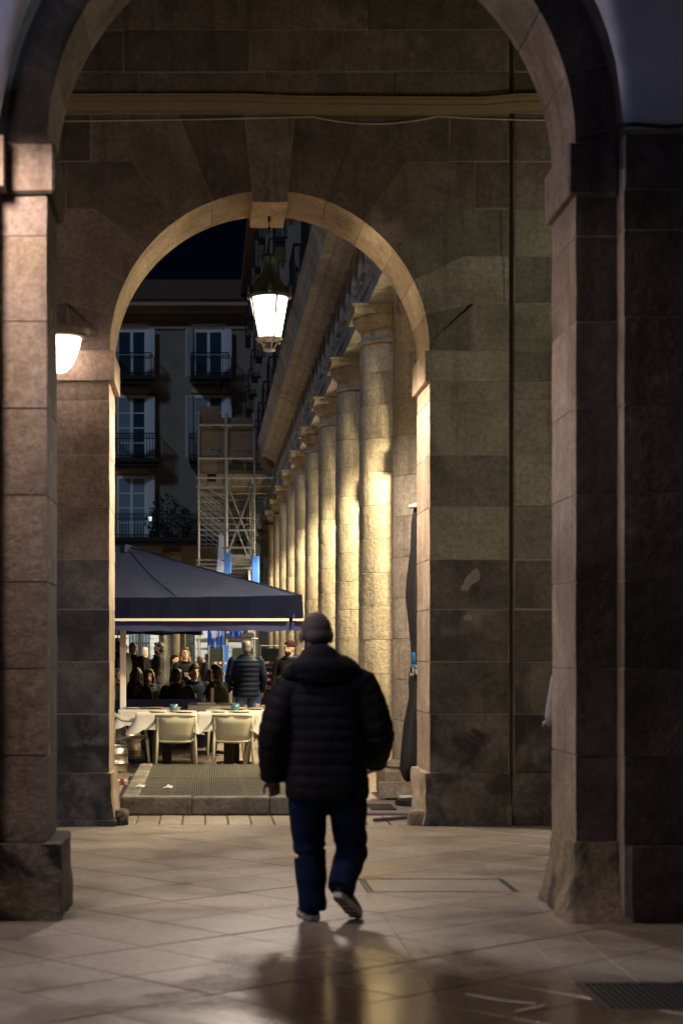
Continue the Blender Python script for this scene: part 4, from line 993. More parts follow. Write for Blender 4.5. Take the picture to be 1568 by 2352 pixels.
# ------------------------------------------------------------------ big navy parasols
def parasol(label, xe, ye, w, z_top, z_eave, z_bot, rail=True, wires=False):
    """square parasol: outer corner at (xe, ye), half width w"""
    ax, ay = xe - w, ye + w
    t = thing('navy_parasol', label, 'parasol', (ax, ay, 0), 0, 'open navy parasols over the terrace')
    b_ = B(); n = 16
    def canopy(u, v):
        m = max(abs(u), abs(v)); k = min(abs(u), abs(v)) / m if m > 1e-6 else 0
        sag = 0.10 * math.sin(PI * m) * (1 - k ** 4)
        bow = 0.035 * m * m * (1 - k * k)
        return z_eave + (z_top - z_eave) * (1 - m) - sag * 0.7 - bow + 0.022 * noise.noise(Vector((u * 3.1 + ax, v * 3.1, 1))) * min(1, 4 * (1 - m) + .3) + 0.008 * noise.noise(Vector((u * 11, v * 11, 4)))
    for (ux, uy) in ((0, -1), (1, 0), (0, 1), (-1, 0)):
        rows = []
        for i in range(n + 1):
            m = i / n; row = []
            for j in range(n + 1):
                s_ = (2 * j / n - 1) * m; x_, y_ = ux * m + uy * s_, uy * m - ux * s_
                row.append(b_.bm.verts.new((w * x_, w * y_, canopy(x_, y_))))
            rows.append(row)
        for i in range(n):
            for j in range(n): b_.bm.faces.new((rows[i][j], rows[i][j + 1], rows[i + 1][j + 1], rows[i + 1][j]))
    bmesh.ops.remove_doubles(b_.bm, verts=list(b_.bm.verts), dist=0.0008)
    bmesh.ops.solidify(b_.bm, geom=list(b_.bm.faces), thickness=0.012)
    b_.part('canopy', M['canopy'], t, world=False)
    for (ux, uy) in ((0, -1), (1, 0), (0, 1), (-1, 0)):
        b_ = B(); n2 = 28; top, bot = [], []
        for i in range(n2 + 1):
            s_ = 2 * i / n2 - 1; wob = 0.022 * math.sin(i * 2.1) + 0.016 * math.sin(i * 0.7)
            px, py = (ux * w * 1.002 + uy * s_ * w, uy * w * 1.002 + ux * s_ * w)
            zt = canopy(max(-1, min(1, px / w)), max(-1, min(1, py / w))) + 0.004
            top.append((px, py, zt)); bot.append((px + ux * wob, py + uy * wob, z_bot + 0.016 * math.sin(i * 1.3)))
        tv_ = [b_.bm.verts.new(p) for p in top]; bv = [b_.bm.verts.new(p) for p in bot]
        for i in range(n2): b_.bm.faces.new((tv_[i], tv_[i + 1], bv[i + 1], bv[i]))
        bmesh.ops.solidify(b_.bm, geom=list(b_.bm.faces), thickness=0.008)
        b_.part('valance', M['canopy'], t, world=False)
    if rail:
        b_ = B(); b_.box(-w * 1.0, w * 0.93, -w - 0.055, -w - 0.02, z_bot - 0.035, z_bot); b_.box(w * 0.95, w * 1.02, -w - 0.055, -w - 0.02, z_bot - 0.03, z_bot - 0.005); b_.part('front_rail', M['white_metal'], t, world=False)
        b_ = B(); n2 = 20; v0 = []
        for i in range(n2 + 1):
            s_ = i / n2; v0.append([(-w + 2.03 * w * s_, -w + 0.03, z_bot - 0.04), (-w + 2.03 * w * s_, -w + 0.03 + 0.02 * math.sin(i), z_bot - 0.12 - 0.05 * min(1, s_ * 2.0) + 0.012 * math.sin(i * 2.7))])
        for p, q in zip(v0, v0[1:]): b_.quad([p[0], q[0], q[1], p[1]])
        bmesh.ops.remove_doubles(b_.bm, verts=list(b_.bm.verts), dist=0.0005); bmesh.ops.solidify(b_.bm, geom=list(b_.bm.faces), thickness=0.006)
        b_.part('lower_flap', M['navy'], t, world=False)
        b_ = B(); b_.tube([(w * 0.955, -w - 0.01, z_bot + 0.06), (w * 0.95, -w - 0.03, z_bot - 0.10), (w * 0.93, -w - 0.02, z_bot - 0.20)], [0.02, 0.015, 0.006], 6); b_.part('corner_tie', M['navy'], t, world=False)
    b_ = B(); b_.box(-0.042, 0.042, -0.042, 0.042, 0, z_eave - 0.12); b_.bevel(0.006); o = b_.part('pole', M['white_metal'], t, world=False)
    if rail: o.location = (PX(283, 25.0) - ax, 25.0 - ay, 0)
    b_ = B(); b_.box(-0.3, 0.3, -0.3, 0.3, 0, 0.05); o = b_.part('base', M['black_metal'], t, world=False)
    if rail: o.location = (PX(283, 25.0) - ax, 25.0 - ay, 0)
    for (ux, uy) in ((0, -1), (1, 0)):
        for s_ in (-0.98, -0.33, 0.33, 0.98):
            b_ = B(); pts = []
            for q in range(9): m = 0.04 + 0.96 * q / 8; x_, y_ = ux * m + uy * s_ * m, uy * m - ux * s_ * m; pts.append((w * x_, w * y_, canopy(x_, y_) + 0.006))
            b_.tube(pts, 0.0045, 5); b_.part('seam', M['canopy'], t, world=False)
    for k in range(8):
        a = k * PI / 4; L_ = w * (1.38 if k % 2 else 0.98)
        b_ = B(); b_.tube([(0.05 * math.cos(a), 0.05 * math.sin(a), z_top - 0.09), (L_ * .5 * math.cos(a), L_ * .5 * math.sin(a), (z_top + z_eave) / 2 - 0.14), (L_ * math.cos(a), L_ * math.sin(a), z_eave - 0.10)], 0.012, 5); b_.part('rib', M['white_metal'], t, world=False)
    b_ = B(); b_.loft([((0, 0, z_top - 0.11), 0.34, 0.34), ((0, 0, z_top - 0.04), 0.20, 0.20), ((0, 0, z_top + 0.02), 0.03, 0.03)], 4); b_.part('top_vent', M['canopy'], t, world=False)
    if wires:
        b_ = B(); b_.tube([(-0.16, -0.1, z_bot + 0.15), (-0.10, -0.1, z_bot + 0.10), (-0.06, -0.1, z_bot - 0.03), (-0.12, -0.1, z_bot - 0.16), (-0.10, -0.09, z_bot - 0.28), (-0.02, -0.06, z_bot - 0.33)], 0.012, 6)
        b_.part('loose_cable', M['wire'], t, world=False)
    return t
parasol('large open navy parasol over the laid white tables', PX(693, 24.2), 24.2, 2.50, 3.12, 2.30, 1.985, wires=True)
parasol('second open navy parasol partly hidden behind the larger one', PX(462, 31.5), 31.5, 2.4, 2.95, 2.20, 1.88, rail=False)

# ------------------------------------------------------------------ tables, cloths, chairs
def table(label, cx, cy, w, d, rz=0, group='tables on the terrace'):
    t = thing('table', label, 'table', (cx, cy, 0), rz, group)
    b_ = B(); b_.box(-w / 2, w / 2, -d / 2, d / 2, 0.715, 0.742); b_.bevel(0.004); b_.part('tabletop', M['black_metal'], t, world=False)
    b_ = B(); b_.box(-0.06, 0.06, -0.04, 0.04, 0.03, 0.714); b_.bevel(0.006); b_.part('pedestal', M['black_metal'], t, world=False)
    b_ = B()
    for a in range(4): an = PI / 4 + a * PI / 2; b_.tube([(0.03 * math.cos(an), 0.03 * math.sin(an), 0.045), (0.34 * math.cos(an), 0.34 * math.sin(an), 0.02)], [0.028, 0.016], 6)
    b_.part('foot', M['black_metal'], t, world=False)
    return t
def cloth(label, cx, cy, w, d, drop, m, rz=0, seed=0, corner=None):
    b_ = B(); rows = []
    n = 24; hw, hd = w / 2 + 0.006, d / 2 + 0.006
    per = []
    for (x0, y0, x1, y1) in ((-hw, -hd, hw, -hd), (hw, -hd, hw, hd), (hw, hd, -hw, hd), (-hw, hd, -hw, -hd)):
        for i in range(n): u = i / n; per.append((x0 + (x1 - x0) * u, y0 + (y1 - y0) * u))
    N_ = len(per)
    tops = [b_.bm.verts.new((x, y, 0.7475)) for x, y in per]
    inner = [b_.bm.verts.new((x * 0.97, y * 0.97, 0.75)) for x, y in per]
    b_.bm.faces.new(inner)
    for i in range(N_): b_.bm.faces.new((inner[i], inner[(i + 1) % N_], tops[(i + 1) % N_], tops[i]))
    prev = tops
    for lv in range(1, 7):
        f = lv / 6; ring = []
        for i, (x, y) in enumerate(per):
            out = Vector((x / hw, y / hd)); ax = max(abs(out.x), abs(out.y)); cr = min(abs(out.x), abs(out.y)) / ax
            o2 = Vector((math.copysign(1, x) if abs(out.x) > 0.985 else 0, math.copysign(1, y) if abs(out.y) > 0.985 else 0))
            if o2.length: o2.normalize()
            wv = noise.noise(Vector((x * 5 + seed, y * 5, f * 0.6))) * 0.05 * f
            dr = drop * f * (1 + 0.32 * max(0, cr - 0.75) / 0.25 + 0.12 * noise.noise(Vector((x * 3 + seed, y * 3, 0))))
            fl = 0.02 + 0.05 * f + wv + 0.06 * f * max(0, cr - 0.8) / 0.2
            ring.append(b_.bm.verts.new((x + o2.x * fl * f, y + o2.y * fl * f, 0.7475 - dr)))
        for i in range(N_): b_.bm.faces.new((prev[i], prev[(i + 1) % N_], ring[(i + 1) % N_], ring[i]))
        prev = ring
    o = b_.part('tablecloth', m, smooth=True); o.location = (cx, cy, 0); o.rotation_euler = (0, 0, rz)
    return tag(o, label, 'tablecloth', 'white cloths on the terrace tables')
T = []
def laid(lab_t, lab_c, x0, x1, y0, y1, drop=0.20, rz=0, seed=0, m=None):
    table(lab_t, (x0 + x1) / 2, (y0 + y1) / 2, x1 - x0, y1 - y0, rz); cloth(lab_c, (x0 + x1) / 2, (y0 + y1) / 2, x1 - x0, y1 - y0, drop, m or M['cloth'], rz, seed)
laid('front terrace table under the cloth behind the first cream chair', 'white cloth on the front table with the blue-grey chair side, nearer the steel kegs', -0.87, -0.10, 22.68, 23.42, 0.20, seed=1)
laid('front terrace table nearer the walking man, behind the second cream chair', 'white cloth on the front table nearer the walking man, corner hanging low', -0.085, 0.70, 22.68, 23.42, 0.21, 0, seed=5)
laid('side terrace table beside the parasol pole', 'white cloth with a long hanging corner on the side table by the parasol pole', -1.16, -0.35, 24.1, 24.85, 0.20, 0.0, seed=9)
laid('terrace table behind the second front table', 'white cloth on the table with the tan plates behind the second cream chair', 0.02, 0.80, 23.75, 24.5, 0.22, seed=13)
laid('rear terrace table by the navy screen', 'white cloth on the rear table with the rolled napkin', -0.24, 0.46, 26.3, 27.0, 0.22, seed=17)

def make_chair(label):
    t = thing('terrace_chair', label, 'chair', (0, 0, 0), 0, 'cream plastic terrace chairs')
    # faces +y (the back toward -y)
    b_ = B(); rows = []
    for (z, w, y, th) in ((0.405, 0.205, -0.17, 0.016), (0.50, 0.212, -0.195, 0.012), (0.62, 0.222, -0.225, 0.012), (0.725, 0.23, -0.245, 0.014)):
        ring = []
        for s_ in (-1, -0.5, 0, 0.5, 1): ring.append((w * s_, y + 0.03 * s_ * s_ - th / 2 - 0.01, z))
        for s_ in (1, 0.5, 0, -0.5, -1): ring.append((w * s_, y + 0.03 * s_ * s_ + th / 2 - 0.01, z))
        rows.append(ring)
    b_.loft(rows); b_.part('backrest', M['chair'], t, smooth=True, world=False)
    b_ = B(); rows = []
    for (y, w, z) in ((-0.19, 0.215, 0.395), (-0.05, 0.225, 0.40), (0.12, 0.23, 0.415), (0.24, 0.22, 0.425)):
        rows.append([(-w, y, z), (-w * 0.5, y, z - 0.01), (w * 0.5, y, z - 0.01), (w, y, z), (w, y, z + 0.03), (w * 0.5, y, z + 0.018), (-w * 0.5, y, z + 0.018), (-w, y, z + 0.03)])
    b_.loft(rows); b_.part('seat', M['chair'], t, smooth=True, world=False)
    b_ = B(); pts = []
    for i in range(15): s_ = -1 + 2 * i / 14; pts.append((0.248 * s_, -0.25 + 0.045 * s_ ** 4, 0.738 - 0.012 * s_ ** 4))
    b_.tube(pts, 0.017, 8); b_.part('top_rail', M['chair'], t, smooth=True, world=False)
    for sx in (-1, 1):
        b_ = B(); b_.tube([(0.246 * sx, -0.205, 0.73), (0.243 * sx, -0.2, 0.60), (0.236 * sx, -0.195, 0.45), (0.24 * sx, -0.215, 0.38), (0.258 * sx, -0.245, 0.0)], [0.017, 0.019, 0.021, 0.021, 0.015], 8); b_.part('leg', M['chair'], t, smooth=True, world=False)
        b_ = B(); b_.tube([(0.236 * sx, 0.235, 0.41), (0.262 * sx, 0.275, 0.0)], [0.021, 0.015], 8); b_.part('leg', M['chair'], t, smooth=True, world=False)
        b_ = B(); b_.tube([(0.248 * sx, -0.20, 0.735), (0.262 * sx, -0.08, 0.66), (0.262 * sx, 0.1, 0.645), (0.25 * sx, 0.2, 0.62), (0.236 * sx, 0.235, 0.43)], [0.017, 0.018, 0.019, 0.019, 0.018], 8); b_.part('armrest', M['chair'], t, smooth=True, world=False)
    return t
ch = make_chair('cream plastic armchair with its back turned, in front of the kegs-side front table')
ch.location = (-0.363, 22.62, 0); ch.rotation_euler.z = math.radians(2)
for (x, y, rz, lab) in ((0.365, 22.62, -2, 'cream plastic armchair with its back turned, nearer the walking man'),
                        (-0.98, 23.05, -88, 'cream armchair side-on at the end of the front table by the kegs'),
                        (0.78, 23.15, 88, 'cream armchair at the end of the front table beside the walking man'),
                        (-0.42, 23.72, 180, 'cream armchair tucked behind the front table, facing the arch'),
                        (0.30, 25.55, 0, 'cream armchair with curved back rail between the tan plates and the rear table'),
                        (0.85, 24.15, 85, 'cream armchair at the end of the table with tan plates')):
    clone(ch, (x, y, 0), math.radians(rz), lab)

def plate(x, y, z, r_, lab, m=None):
    b_ = B(); b_.lathe([(0, 0.003), (r_ * 0.5, 0.002), (r_ * 0.62, 0.004), (r_, 0.020), (r_, 0.024), (r_ * 0.6, 0.009), (0, 0.008)], (0, 0, 0), 28)
    o = b_.part('plate', m or M['plate'], smooth=True); o.location = (x, y, z + 0.001); tag(o, lab, 'plate', 'plates laid on the terrace tables')
zt = 0.7505
plate(-0.60, 22.95, zt, 0.125, 'white plate on the front table near the hanging cloth corner')
plate(-0.27, 22.9, zt, 0.165, 'large white charger plate on the front table behind the first cream chair')
plate(0.18, 22.95, zt, 0.11, 'small white plate in the middle of the two front tables')
plate(0.46, 22.93, zt, 0.155, 'white charger plate beside the teal tumbler on the front table')
plate(-1.0, 24.4, zt, 0.11, 'small pale plate on the side table nearest the parasol pole')
plate(-0.72, 24.45, zt, 0.19, 'wide tan plate on the side table', M['plate_brown'])
plate(-0.42, 24.4, zt, 0.11, 'small plate at the end of the side table by the teal tumbler')
plate(0.40, 24.1, zt, 0.19, 'wide tan plate behind the teal tumbler', M['plate_brown'])
plate(0.68, 24.1, zt, 0.14, 'tan plate at the table corner near the walking man', M['plate_brown'])
plate(-0.10, 26.6, zt, 0.14, 'pale plate on the rear table, nearer the navy screen end')
plate(0.34, 26.6, zt, 0.13, 'pale plate on the rear table beside the rolled napkin')
def tumbler(x, y, z, r_, h, lab, m, cat='glass', nm='tumbler', group=None):
    b_ = B(); b_.lathe([(r_ * 0.82, 0.0), (r_ * 0.9, 0.006), (r_, h), (r_ * 0.93, h), (r_ * 0.82, 0.012), (0.0, 0.010)], seg=20)
    o = b_.part(nm, m, smooth=True); o.location = (x, y, z + 0.001); tag(o, lab, cat, group)
tumbler(-0.40, 23.2, zt, 0.055, 0.10, 'teal tumbler on the front table beside the large charger plate', M['blue_glass'])
tumbler(0.40, 23.25, zt, 0.055, 0.105, 'teal tumbler on the front table nearer the walking man', M['blue_glass'])
b_ = B(); b_.lathe([(0.022, 0), (0.024, 0.2), (0.02, 0.21), (0, 0.205)], seg=14); o = b_.part('rolled_menu', M['plate_brown']); o.location = (0.11, 26.4, 0.79); tag(o, 'tan rolled menu standing on folded napkins on the rear table', 'menu')
b_ = B(); b_.box(-0.14, 0.14, -0.09, 0.09, 0, 0.034); b_.bevel(0.008); o = b_.part('folded_napkins', M['cloth']); o.location = (0.02, 26.4, zt + 0.001); tag(o, 'stack of folded white napkins on the rear table', 'napkins')
tumbler(-0.02, 26.85, zt, 0.035, 0.11, 'small dark glass behind the rolled menu on the rear table', M['glass'])

# low navy screen and the drinkers' table behind it
t = thing('navy_windbreak', 'low navy fabric screen closing off the drinkers behind the white tables', 'screen', (-0.7, 27.6, 0))
b_ = B(); b_.box(-2.6, 0.05, 27.58, 27.60, 0.06, 0.79); b_.part('fabric', M['navy'], t)
b_ = B()
for xx in (-2.6, -1.3, 0.02): b_.box(xx, xx + 0.03, 27.602, 27.64, 0, 0.79)
b_.box(-2.6, 0.05, 27.601, 27.63, 0.775, 0.80); b_.part('frame', M['navy'], t)
table("drinkers' table behind the navy screen", -0.62, 28.75, 1.5, 0.7)
cloth("dark navy cloth on the drinkers' table", -0.62, 28.75, 1.5, 0.7, 0.25, M['navy'], seed=31)
tumbler(-0.45, 28.6, zt, 0.06, 0.12, 'clear whisky glass with brown drink behind the navy screen', M['glass'], group=None)
tumbler(0.03, 28.6, zt, 0.055, 0.13, 'clear empty tumbler in front of the dark-haired youth', M['glass'])
tumbler(-0.16, 28.55, zt, 0.03, 0.11, 'narrow pale shot glass between two tumblers', M['paper'], nm='shot_glass')
b_ = B()
for k, (dx, dz, m_) in enumerate(((0, 0, 0), (0.06, 0.02, 1), (0.11, 0.0, 2), (0.15, 0.03, 0))): b_.box(dx - 0.03, dx + 0.05, -0.01 + k * 0.02, 0.0 + k * 0.02, dz, dz + 0.14, k % 3)
b_.bevel(0.004); o = b_.part('snack_packets', [M['plate_brown'], M['wire'], M['paper']]); o.location = (-0.83, 28.55, zt + 0.001); tag(o, "bright snack packets on the drinkers' table", 'packets')

# kegs and litter by the wall
def keg(x, y, r_, h, lab):
    t = thing('beer_keg', lab, 'keg', (x, y, 0), 0, 'steel beer kegs by the wall')
    b_ = B(); b_.lathe([(r_ * .9, 0.0), (r_ * .92, 0.03), (r_ * .88, 0.05), (r_ * .96, 0.08), (r_ * .97, h * .30), (r_, h * .31), (r_, h * .345), (r_ * .97, h * .355), (r_ * .97, h * .64), (r_, h * .65), (r_, h * .685), (r_ * .97, h * .695), (r_ * .96, h * .86), (r_ * .85, h * .90), (r_ * .3, h * .92), (0, h * .92)], seg=32); b_.part('shell', M['steel'], t, smooth=True, world=False)
    b_ = B(); b_.lathe([(r_ * .84, h * .88), (r_ * .9, h * .92), (r_ * .92, h * .99), (r_ * .89, h), (r_ * .86, h * .98), (r_ * .82, h * .9)], seg=32); b_.part('top_ring', M['steel'], t, smooth=True, world=False)
keg(-1.10, 24.9 + .6, 0.2, 0.42, 'larger steel keg under the hanging cloth corner')
keg(-1.14, 22.75, 0.17, 0.36, 'smaller steel keg half hidden by the arch jamb')
b_ = B()
for k in range(5): b_.box(-0.1 + k * 0.05, -0.06 + k * 0.05, -0.05, 0.05, 0, 0.05 + 0.02 * (k % 2), k % 2, jit=0.01)
o = b_.part('crushed_packet', [M['tape_white'], M['tape_red']]); o.location = (-1.02, 20.6, 0.001); tag(o, 'crushed red and white packet on the ground by the platform', 'litter')

# ------------------------------------------------------------------ scaffold against the arcade
sc = thing('scaffold', 'tall grey tube scaffold with timber boarding against the arcade', 'scaffold', (0.6, 51, 0))
SX = [-0.17, 0.62, 1.42]; SY = [51, 53.5, 56, 58.5, 61, 63.5, 66]
lev = [1.9, 4.15, 6.5]
for yi, yy in enumerate(SY):
    top = 8.35 if yi == 0 else 7.4
    for k, xx in enumerate(SX):
        b_ = B(); b_.tube([(xx, yy, 0), (xx, yy, top)], 0.05 if k == 1 and yi == 0 else 0.027, 8); b_.part('standard', M['scaf'], sc)
    for z in lev:
        b_ = B(); b_.tube([(SX[0] - .08, yy, z), (SX[-1] + (0.55 if z == 6.5 else .1), yy, z)], 0.03, 6); b_.part('transom', M['scaf'], sc)
        if yi < 6:
            b_ = B(); b_.tube([(SX[0] - .08, yy + .03, z - .28), (SX[1], yy + .03, z - .28)], 0.024, 6); b_.part('transom', M['scaf'], sc)
    for z in (5.35, 3.0, 0.95):
        b_ = B(); b_.tube([(SX[0], yy, z), (SX[-1], yy, z)], 0.02, 6); b_.part('transom', M['scaf'], sc)
    b_ = B(); b_.tube([(SX[1], yy + .05, 4.3), (SX[2], yy + .05, 6.4)] if yi % 2 else [(SX[2], yy + .05, 4.3), (SX[1], yy + .05, 6.4)], 0.022, 6); b_.part('brace', M['scaf'], sc)
    for (za, zb) in ((6.4, 5.85), (6.1, 5.5), (4.1, 3.4), (5.6, 5.0)):
        b_ = B(); b_.tube([(SX[0], yy + .06, za), (SX[1], yy + .06, zb)], 0.026, 6); b_.part('brace', M['scaf'], sc)
for xx in SX:
    for z in lev + [7.45]:
        b_ = B(); b_.tube([(xx, SY[0], z + .07), (xx, SY[-1], z + .07)], 0.026, 6); b_.part('ledger', M['scaf'], sc)
    for ya, yb in zip(SY, SY[1:]):
        if xx == SX[2]: b_ = B(); b_.tube([(xx - .04, ya, 2.0), (xx - .04, yb, 4.1)], 0.024, 6); b_.part('brace', M['scaf'], sc)
        if xx == SX[2]: b_ = B(); b_.tube([(xx - .04, ya, 4.2), (xx - .04, yb, 6.4)], 0.024, 6); b_.part('brace', M['scaf'], sc)
for (z, x0, x1) in ((6.56, SX[0], 2.0), (4.22, SX[1], 1.4), (1.96, SX[1], 1.4)):
    for ya, yb in zip(SY, SY[1:]):
        n = int((x1 - x0) / 0.24)
        for i in range(n):
            xa = x0 + 0.02 + (x1 - x0) * i / n
            if (i + int(ya)) % 7 == 3 and z == 6.56: continue
            b_ = B(); b_.box(xa, xa + (x1 - x0) / n - 0.015, ya + .02, yb - .02, z + .04, z + .08); b_.part('deck_board', M['board'] if z > 5 else M['scaf'], sc)
for (z) in (4.05, 4.5, 5.0, 2.35, 2.05, 1.55, 0.95, 3.0):
    b_ = B(); b_.tube([(SX[1], SY[0] - .05, z), (SX[2], SY[0] - .05, z)], 0.032, 6); b_.part('guard_rail', M['scaf'], sc)
for (z) in (7.05, 8.0):
    b_ = B(); b_.tube([(SX[0], SY[0] - .06, z), (SX[2], SY[0] - .06, z)], 0.03, 6); b_.part('guard_rail', M['scaf'], sc)
# plywood sheets of the protective hoarding at the head of the scaffold
for (xa, xb, za, zb) in ((-0.15, 0.40, 6.62, 7.30), (0.42, 1.02, 6.62, 7.26), (1.04, 1.40, 6.62, 7.22), (1.44, 1.95, 6.62, 7.32), (-0.15, 0.45, 7.32, 7.95), (0.47, 1.40, 7.28, 7.95), (0.25, 1.42, 7.97, 8.22), (-0.15, 0.44, 7.97, 8.55)):
    b_ = B(); b_.box(xa, xb, SY[0] + .05, SY[0] + .075, za, zb, jit=0.01); b_.part('plywood_sheet', M['board'], sc)
b_ = B(); b_.prism([(0.62, 6.72), (0.78, 6.95), (0.82, 7.08), (0.92, 7.0), (1.1, 6.98), (1.14, 6.72)], 'y', SY[0] + .038, SY[0] + .046); b_.prism([(1.18, 6.7), (1.2, 6.95), (1.4, 6.88), (1.6, 6.95), (1.58, 6.8), (1.7, 6.75), (1.62, 6.7)], 'y', SY[0] + .038, SY[0] + .046); b_.part('hole_shade', M['pit'], sc)  # black sheets before the plywood: the holes' darkness put into colour
for (xx, za, zb, w) in ((SX[1] - .02, 0.05, 1.72, 0.09), (SX[2] + .05, 0.05, 1.35, 0.12), (SX[2] + .02, 2.3, 4.25, 0.11), (SX[1] + .02, 3.75, 4.35, 0.12)):
    b_ = B(); b_.box(xx - w, xx + w, SY[0] - .22, SY[0] - .08, za, zb); b_.bevel(0.025, 2); b_.part('blue_pad', M['blue_pad'], sc)
b_ = B()
for i in range(8): a = i / 7; b_.quad([(0.42 - .2 * a, 50.7, 4.9 - 2.6 * a), (0.55, 50.75, 4.8 - 2.5 * a), (0.55, 50.75, 4.5 - 2.5 * a), (0.40 - .2 * a, 50.7, 4.5 - 2.6 * a)])
bmesh.ops.solidify(b_.bm, geom=list(b_.bm.faces), thickness=0.01); b_.part('hanging_tarp', M['blue_tarp'], sc)
for (x0, x1, z0, z1) in ((0.08, 0.30, 1.3, 2.1), (0.32, 0.56, 1.5, 2.15), (0.70, 1.05, 1.95, 2.5)):
    b_ = B(); n = 8; v = []
    for i in range(n + 1):
        u = i / n; v.append([(x0 + (x1 - x0) * u, 50.75 + 0.05 * math.sin(i * 1.7), z1 + 0.05 * math.sin(i)), (x0 + (x1 - x0) * u, 50.72 + 0.06 * math.sin(i * 1.9), z0 + 0.08 * math.sin(i * 1.2))])
    for p, q in zip(v, v[1:]): b_.quad([p[0], q[0], q[1], p[1]])
    bmesh.ops.solidify(b_.bm, geom=list(b_.bm.faces), thickness=0.02); b_.part('blue_sheeting', M['blue_pad'], sc)
# site fence with dark netting, and barrier tapes
t = thing('site_fence', 'dark green netted site fence beside the scaffold', 'fence', (1.6, 49.5, 0))
for (xa, xb) in ((0.12, 0.52), (0.75, 1.35), (1.55, 2.75)):
    b_ = B(); b_.box(xa, xb, 49.53, 49.54, 0.05, 1.62); b_.part('netting', M['green_net'], t)
    b_ = B(); b_.tube([(xa, 49.5, 0.02), (xa, 49.5, 1.7), (xb, 49.5, 1.7), (xb, 49.5, 0.02)], 0.02, 6)
    for z in (0.5, 1.1): b_.tube([(xa, 49.5, z), (xb, 49.5, z)], 0.012, 5)
    b_.part('frame', M['scaf'], t)
for i, (z, x0, x1, sag) in enumerate(((1.18, 1.5, 2.3, 0.02), (0.93, 1.5, 2.3, -0.03), (0.76, 1.5, 2.35, -0.04), (0.55, 1.45, 2.2, -0.02), (1.18, 0.2, 0.6, 0.01), (0.88, 0.25, 0.6, 0.02))):
    lab = ['topmost red and white tape strip across the site fence', 'second tape strip down across the site fence', 'third tape strip down across the site fence', 'lowest tape strip across the site fence', 'upper tape strip on the scaffold side toward the apartment building', 'lower tape strip on the scaffold side toward the apartment building'][i]
    b_ = B(); n = 12
    for k in range(n):
        a, c = k / n, (k + 1) / n; sh = 0.35 / n
        za = z + sag * 4 * a * (1 - a); zc_ = z + sag * 4 * c * (1 - c)
        b_.quad([(x0 + (x1 - x0) * a, 49.38, za), (x0 + (x1 - x0) * c, 49.38, zc_), (x0 + (x1 - x0) * (c + sh), 49.36, zc_ + .06), (x0 + (x1 - x0) * (a + sh), 49.36, za + .06)], (k // 2) % 2)
    bmesh.ops.remove_doubles(b_.bm, verts=list(b_.bm.verts), dist=0.0005); bmesh.ops.solidify(b_.bm, geom=list(b_.bm.faces), thickness=0.004)
    tag(b_.part('barrier_tape', [M['tape_red'], M['tape_white']]), lab, 'tape', 'red and white barrier tapes')

# ------------------------------------------------------------------ people
def remesh(o, vox, smooth=3):
    r = o.modifiers.new('Remesh', 'REMESH'); r.mode = 'VOXEL'; r.voxel_size = vox; r.use_smooth_shade = True
    if smooth: s_ = o.modifiers.new('Smooth', 'SMOOTH'); s_.iterations = smooth; s_.factor = 0.5
    return o
def hand_bm(b_, wrist, tip_dir, palm_n, side, size=1.0, curl=0.5):
    """palm, four unequal bent fingers, and a thumb leaving the side of the palm"""
    f = Vector(tip_dir).normalized(); n = Vector(palm_n); n = (n - f * n.dot(f)).normalized(); s_ = f.cross(n) * side; w = Vector(wrist); k = size
    rows = []
    for (d, hw, th) in ((0, .027, .020), (.03, .036, .018), (.06, .040, .016), (.085, .040, .013)):
        c = w + f * d * k; rows.append([tuple(c + s_ * (hw * k * math.cos(a)) + n * (th * k * math.sin(a))) for a in [2 * PI * i / 12 for i in range(12)]])
    b_.loft(rows)
    for i, (off, ln, r_) in enumerate(((.030, .070, .0092), (.010, .080, .0098), (-.010, .074, .0094), (-.029, .058, .0082))):
        p = w + (f * .078 + s_ * off) * k; d = f; pts = [p]
        for q, part_ in enumerate((.45, .32, .23)):
            ang = curl * (0.25 + 0.5 * q); d = (f * math.cos(ang) - n * math.sin(ang)).normalized(); p = p + d * ln * part_ * k; pts.append(p)
        b_.tube(pts, [r_ * k, r_ * k * 1.02, r_ * k * .92, r_ * k * .7], 8)
    p = w + (f * .025 + s_ * .03) * k; d1 = (f * .6 + s_ * .7 - n * .3).normalized(); d2 = (f * .95 + s_ * .2 - n * .35).normalized()
    b_.tube([p, p + d1 * .038 * k, p + d1 * .038 * k + d2 * .03 * k, p + d1 * .038 * k + d2 * .055 * k], [.014 * k, .012 * k, .0105 * k, .008 * k], 8)

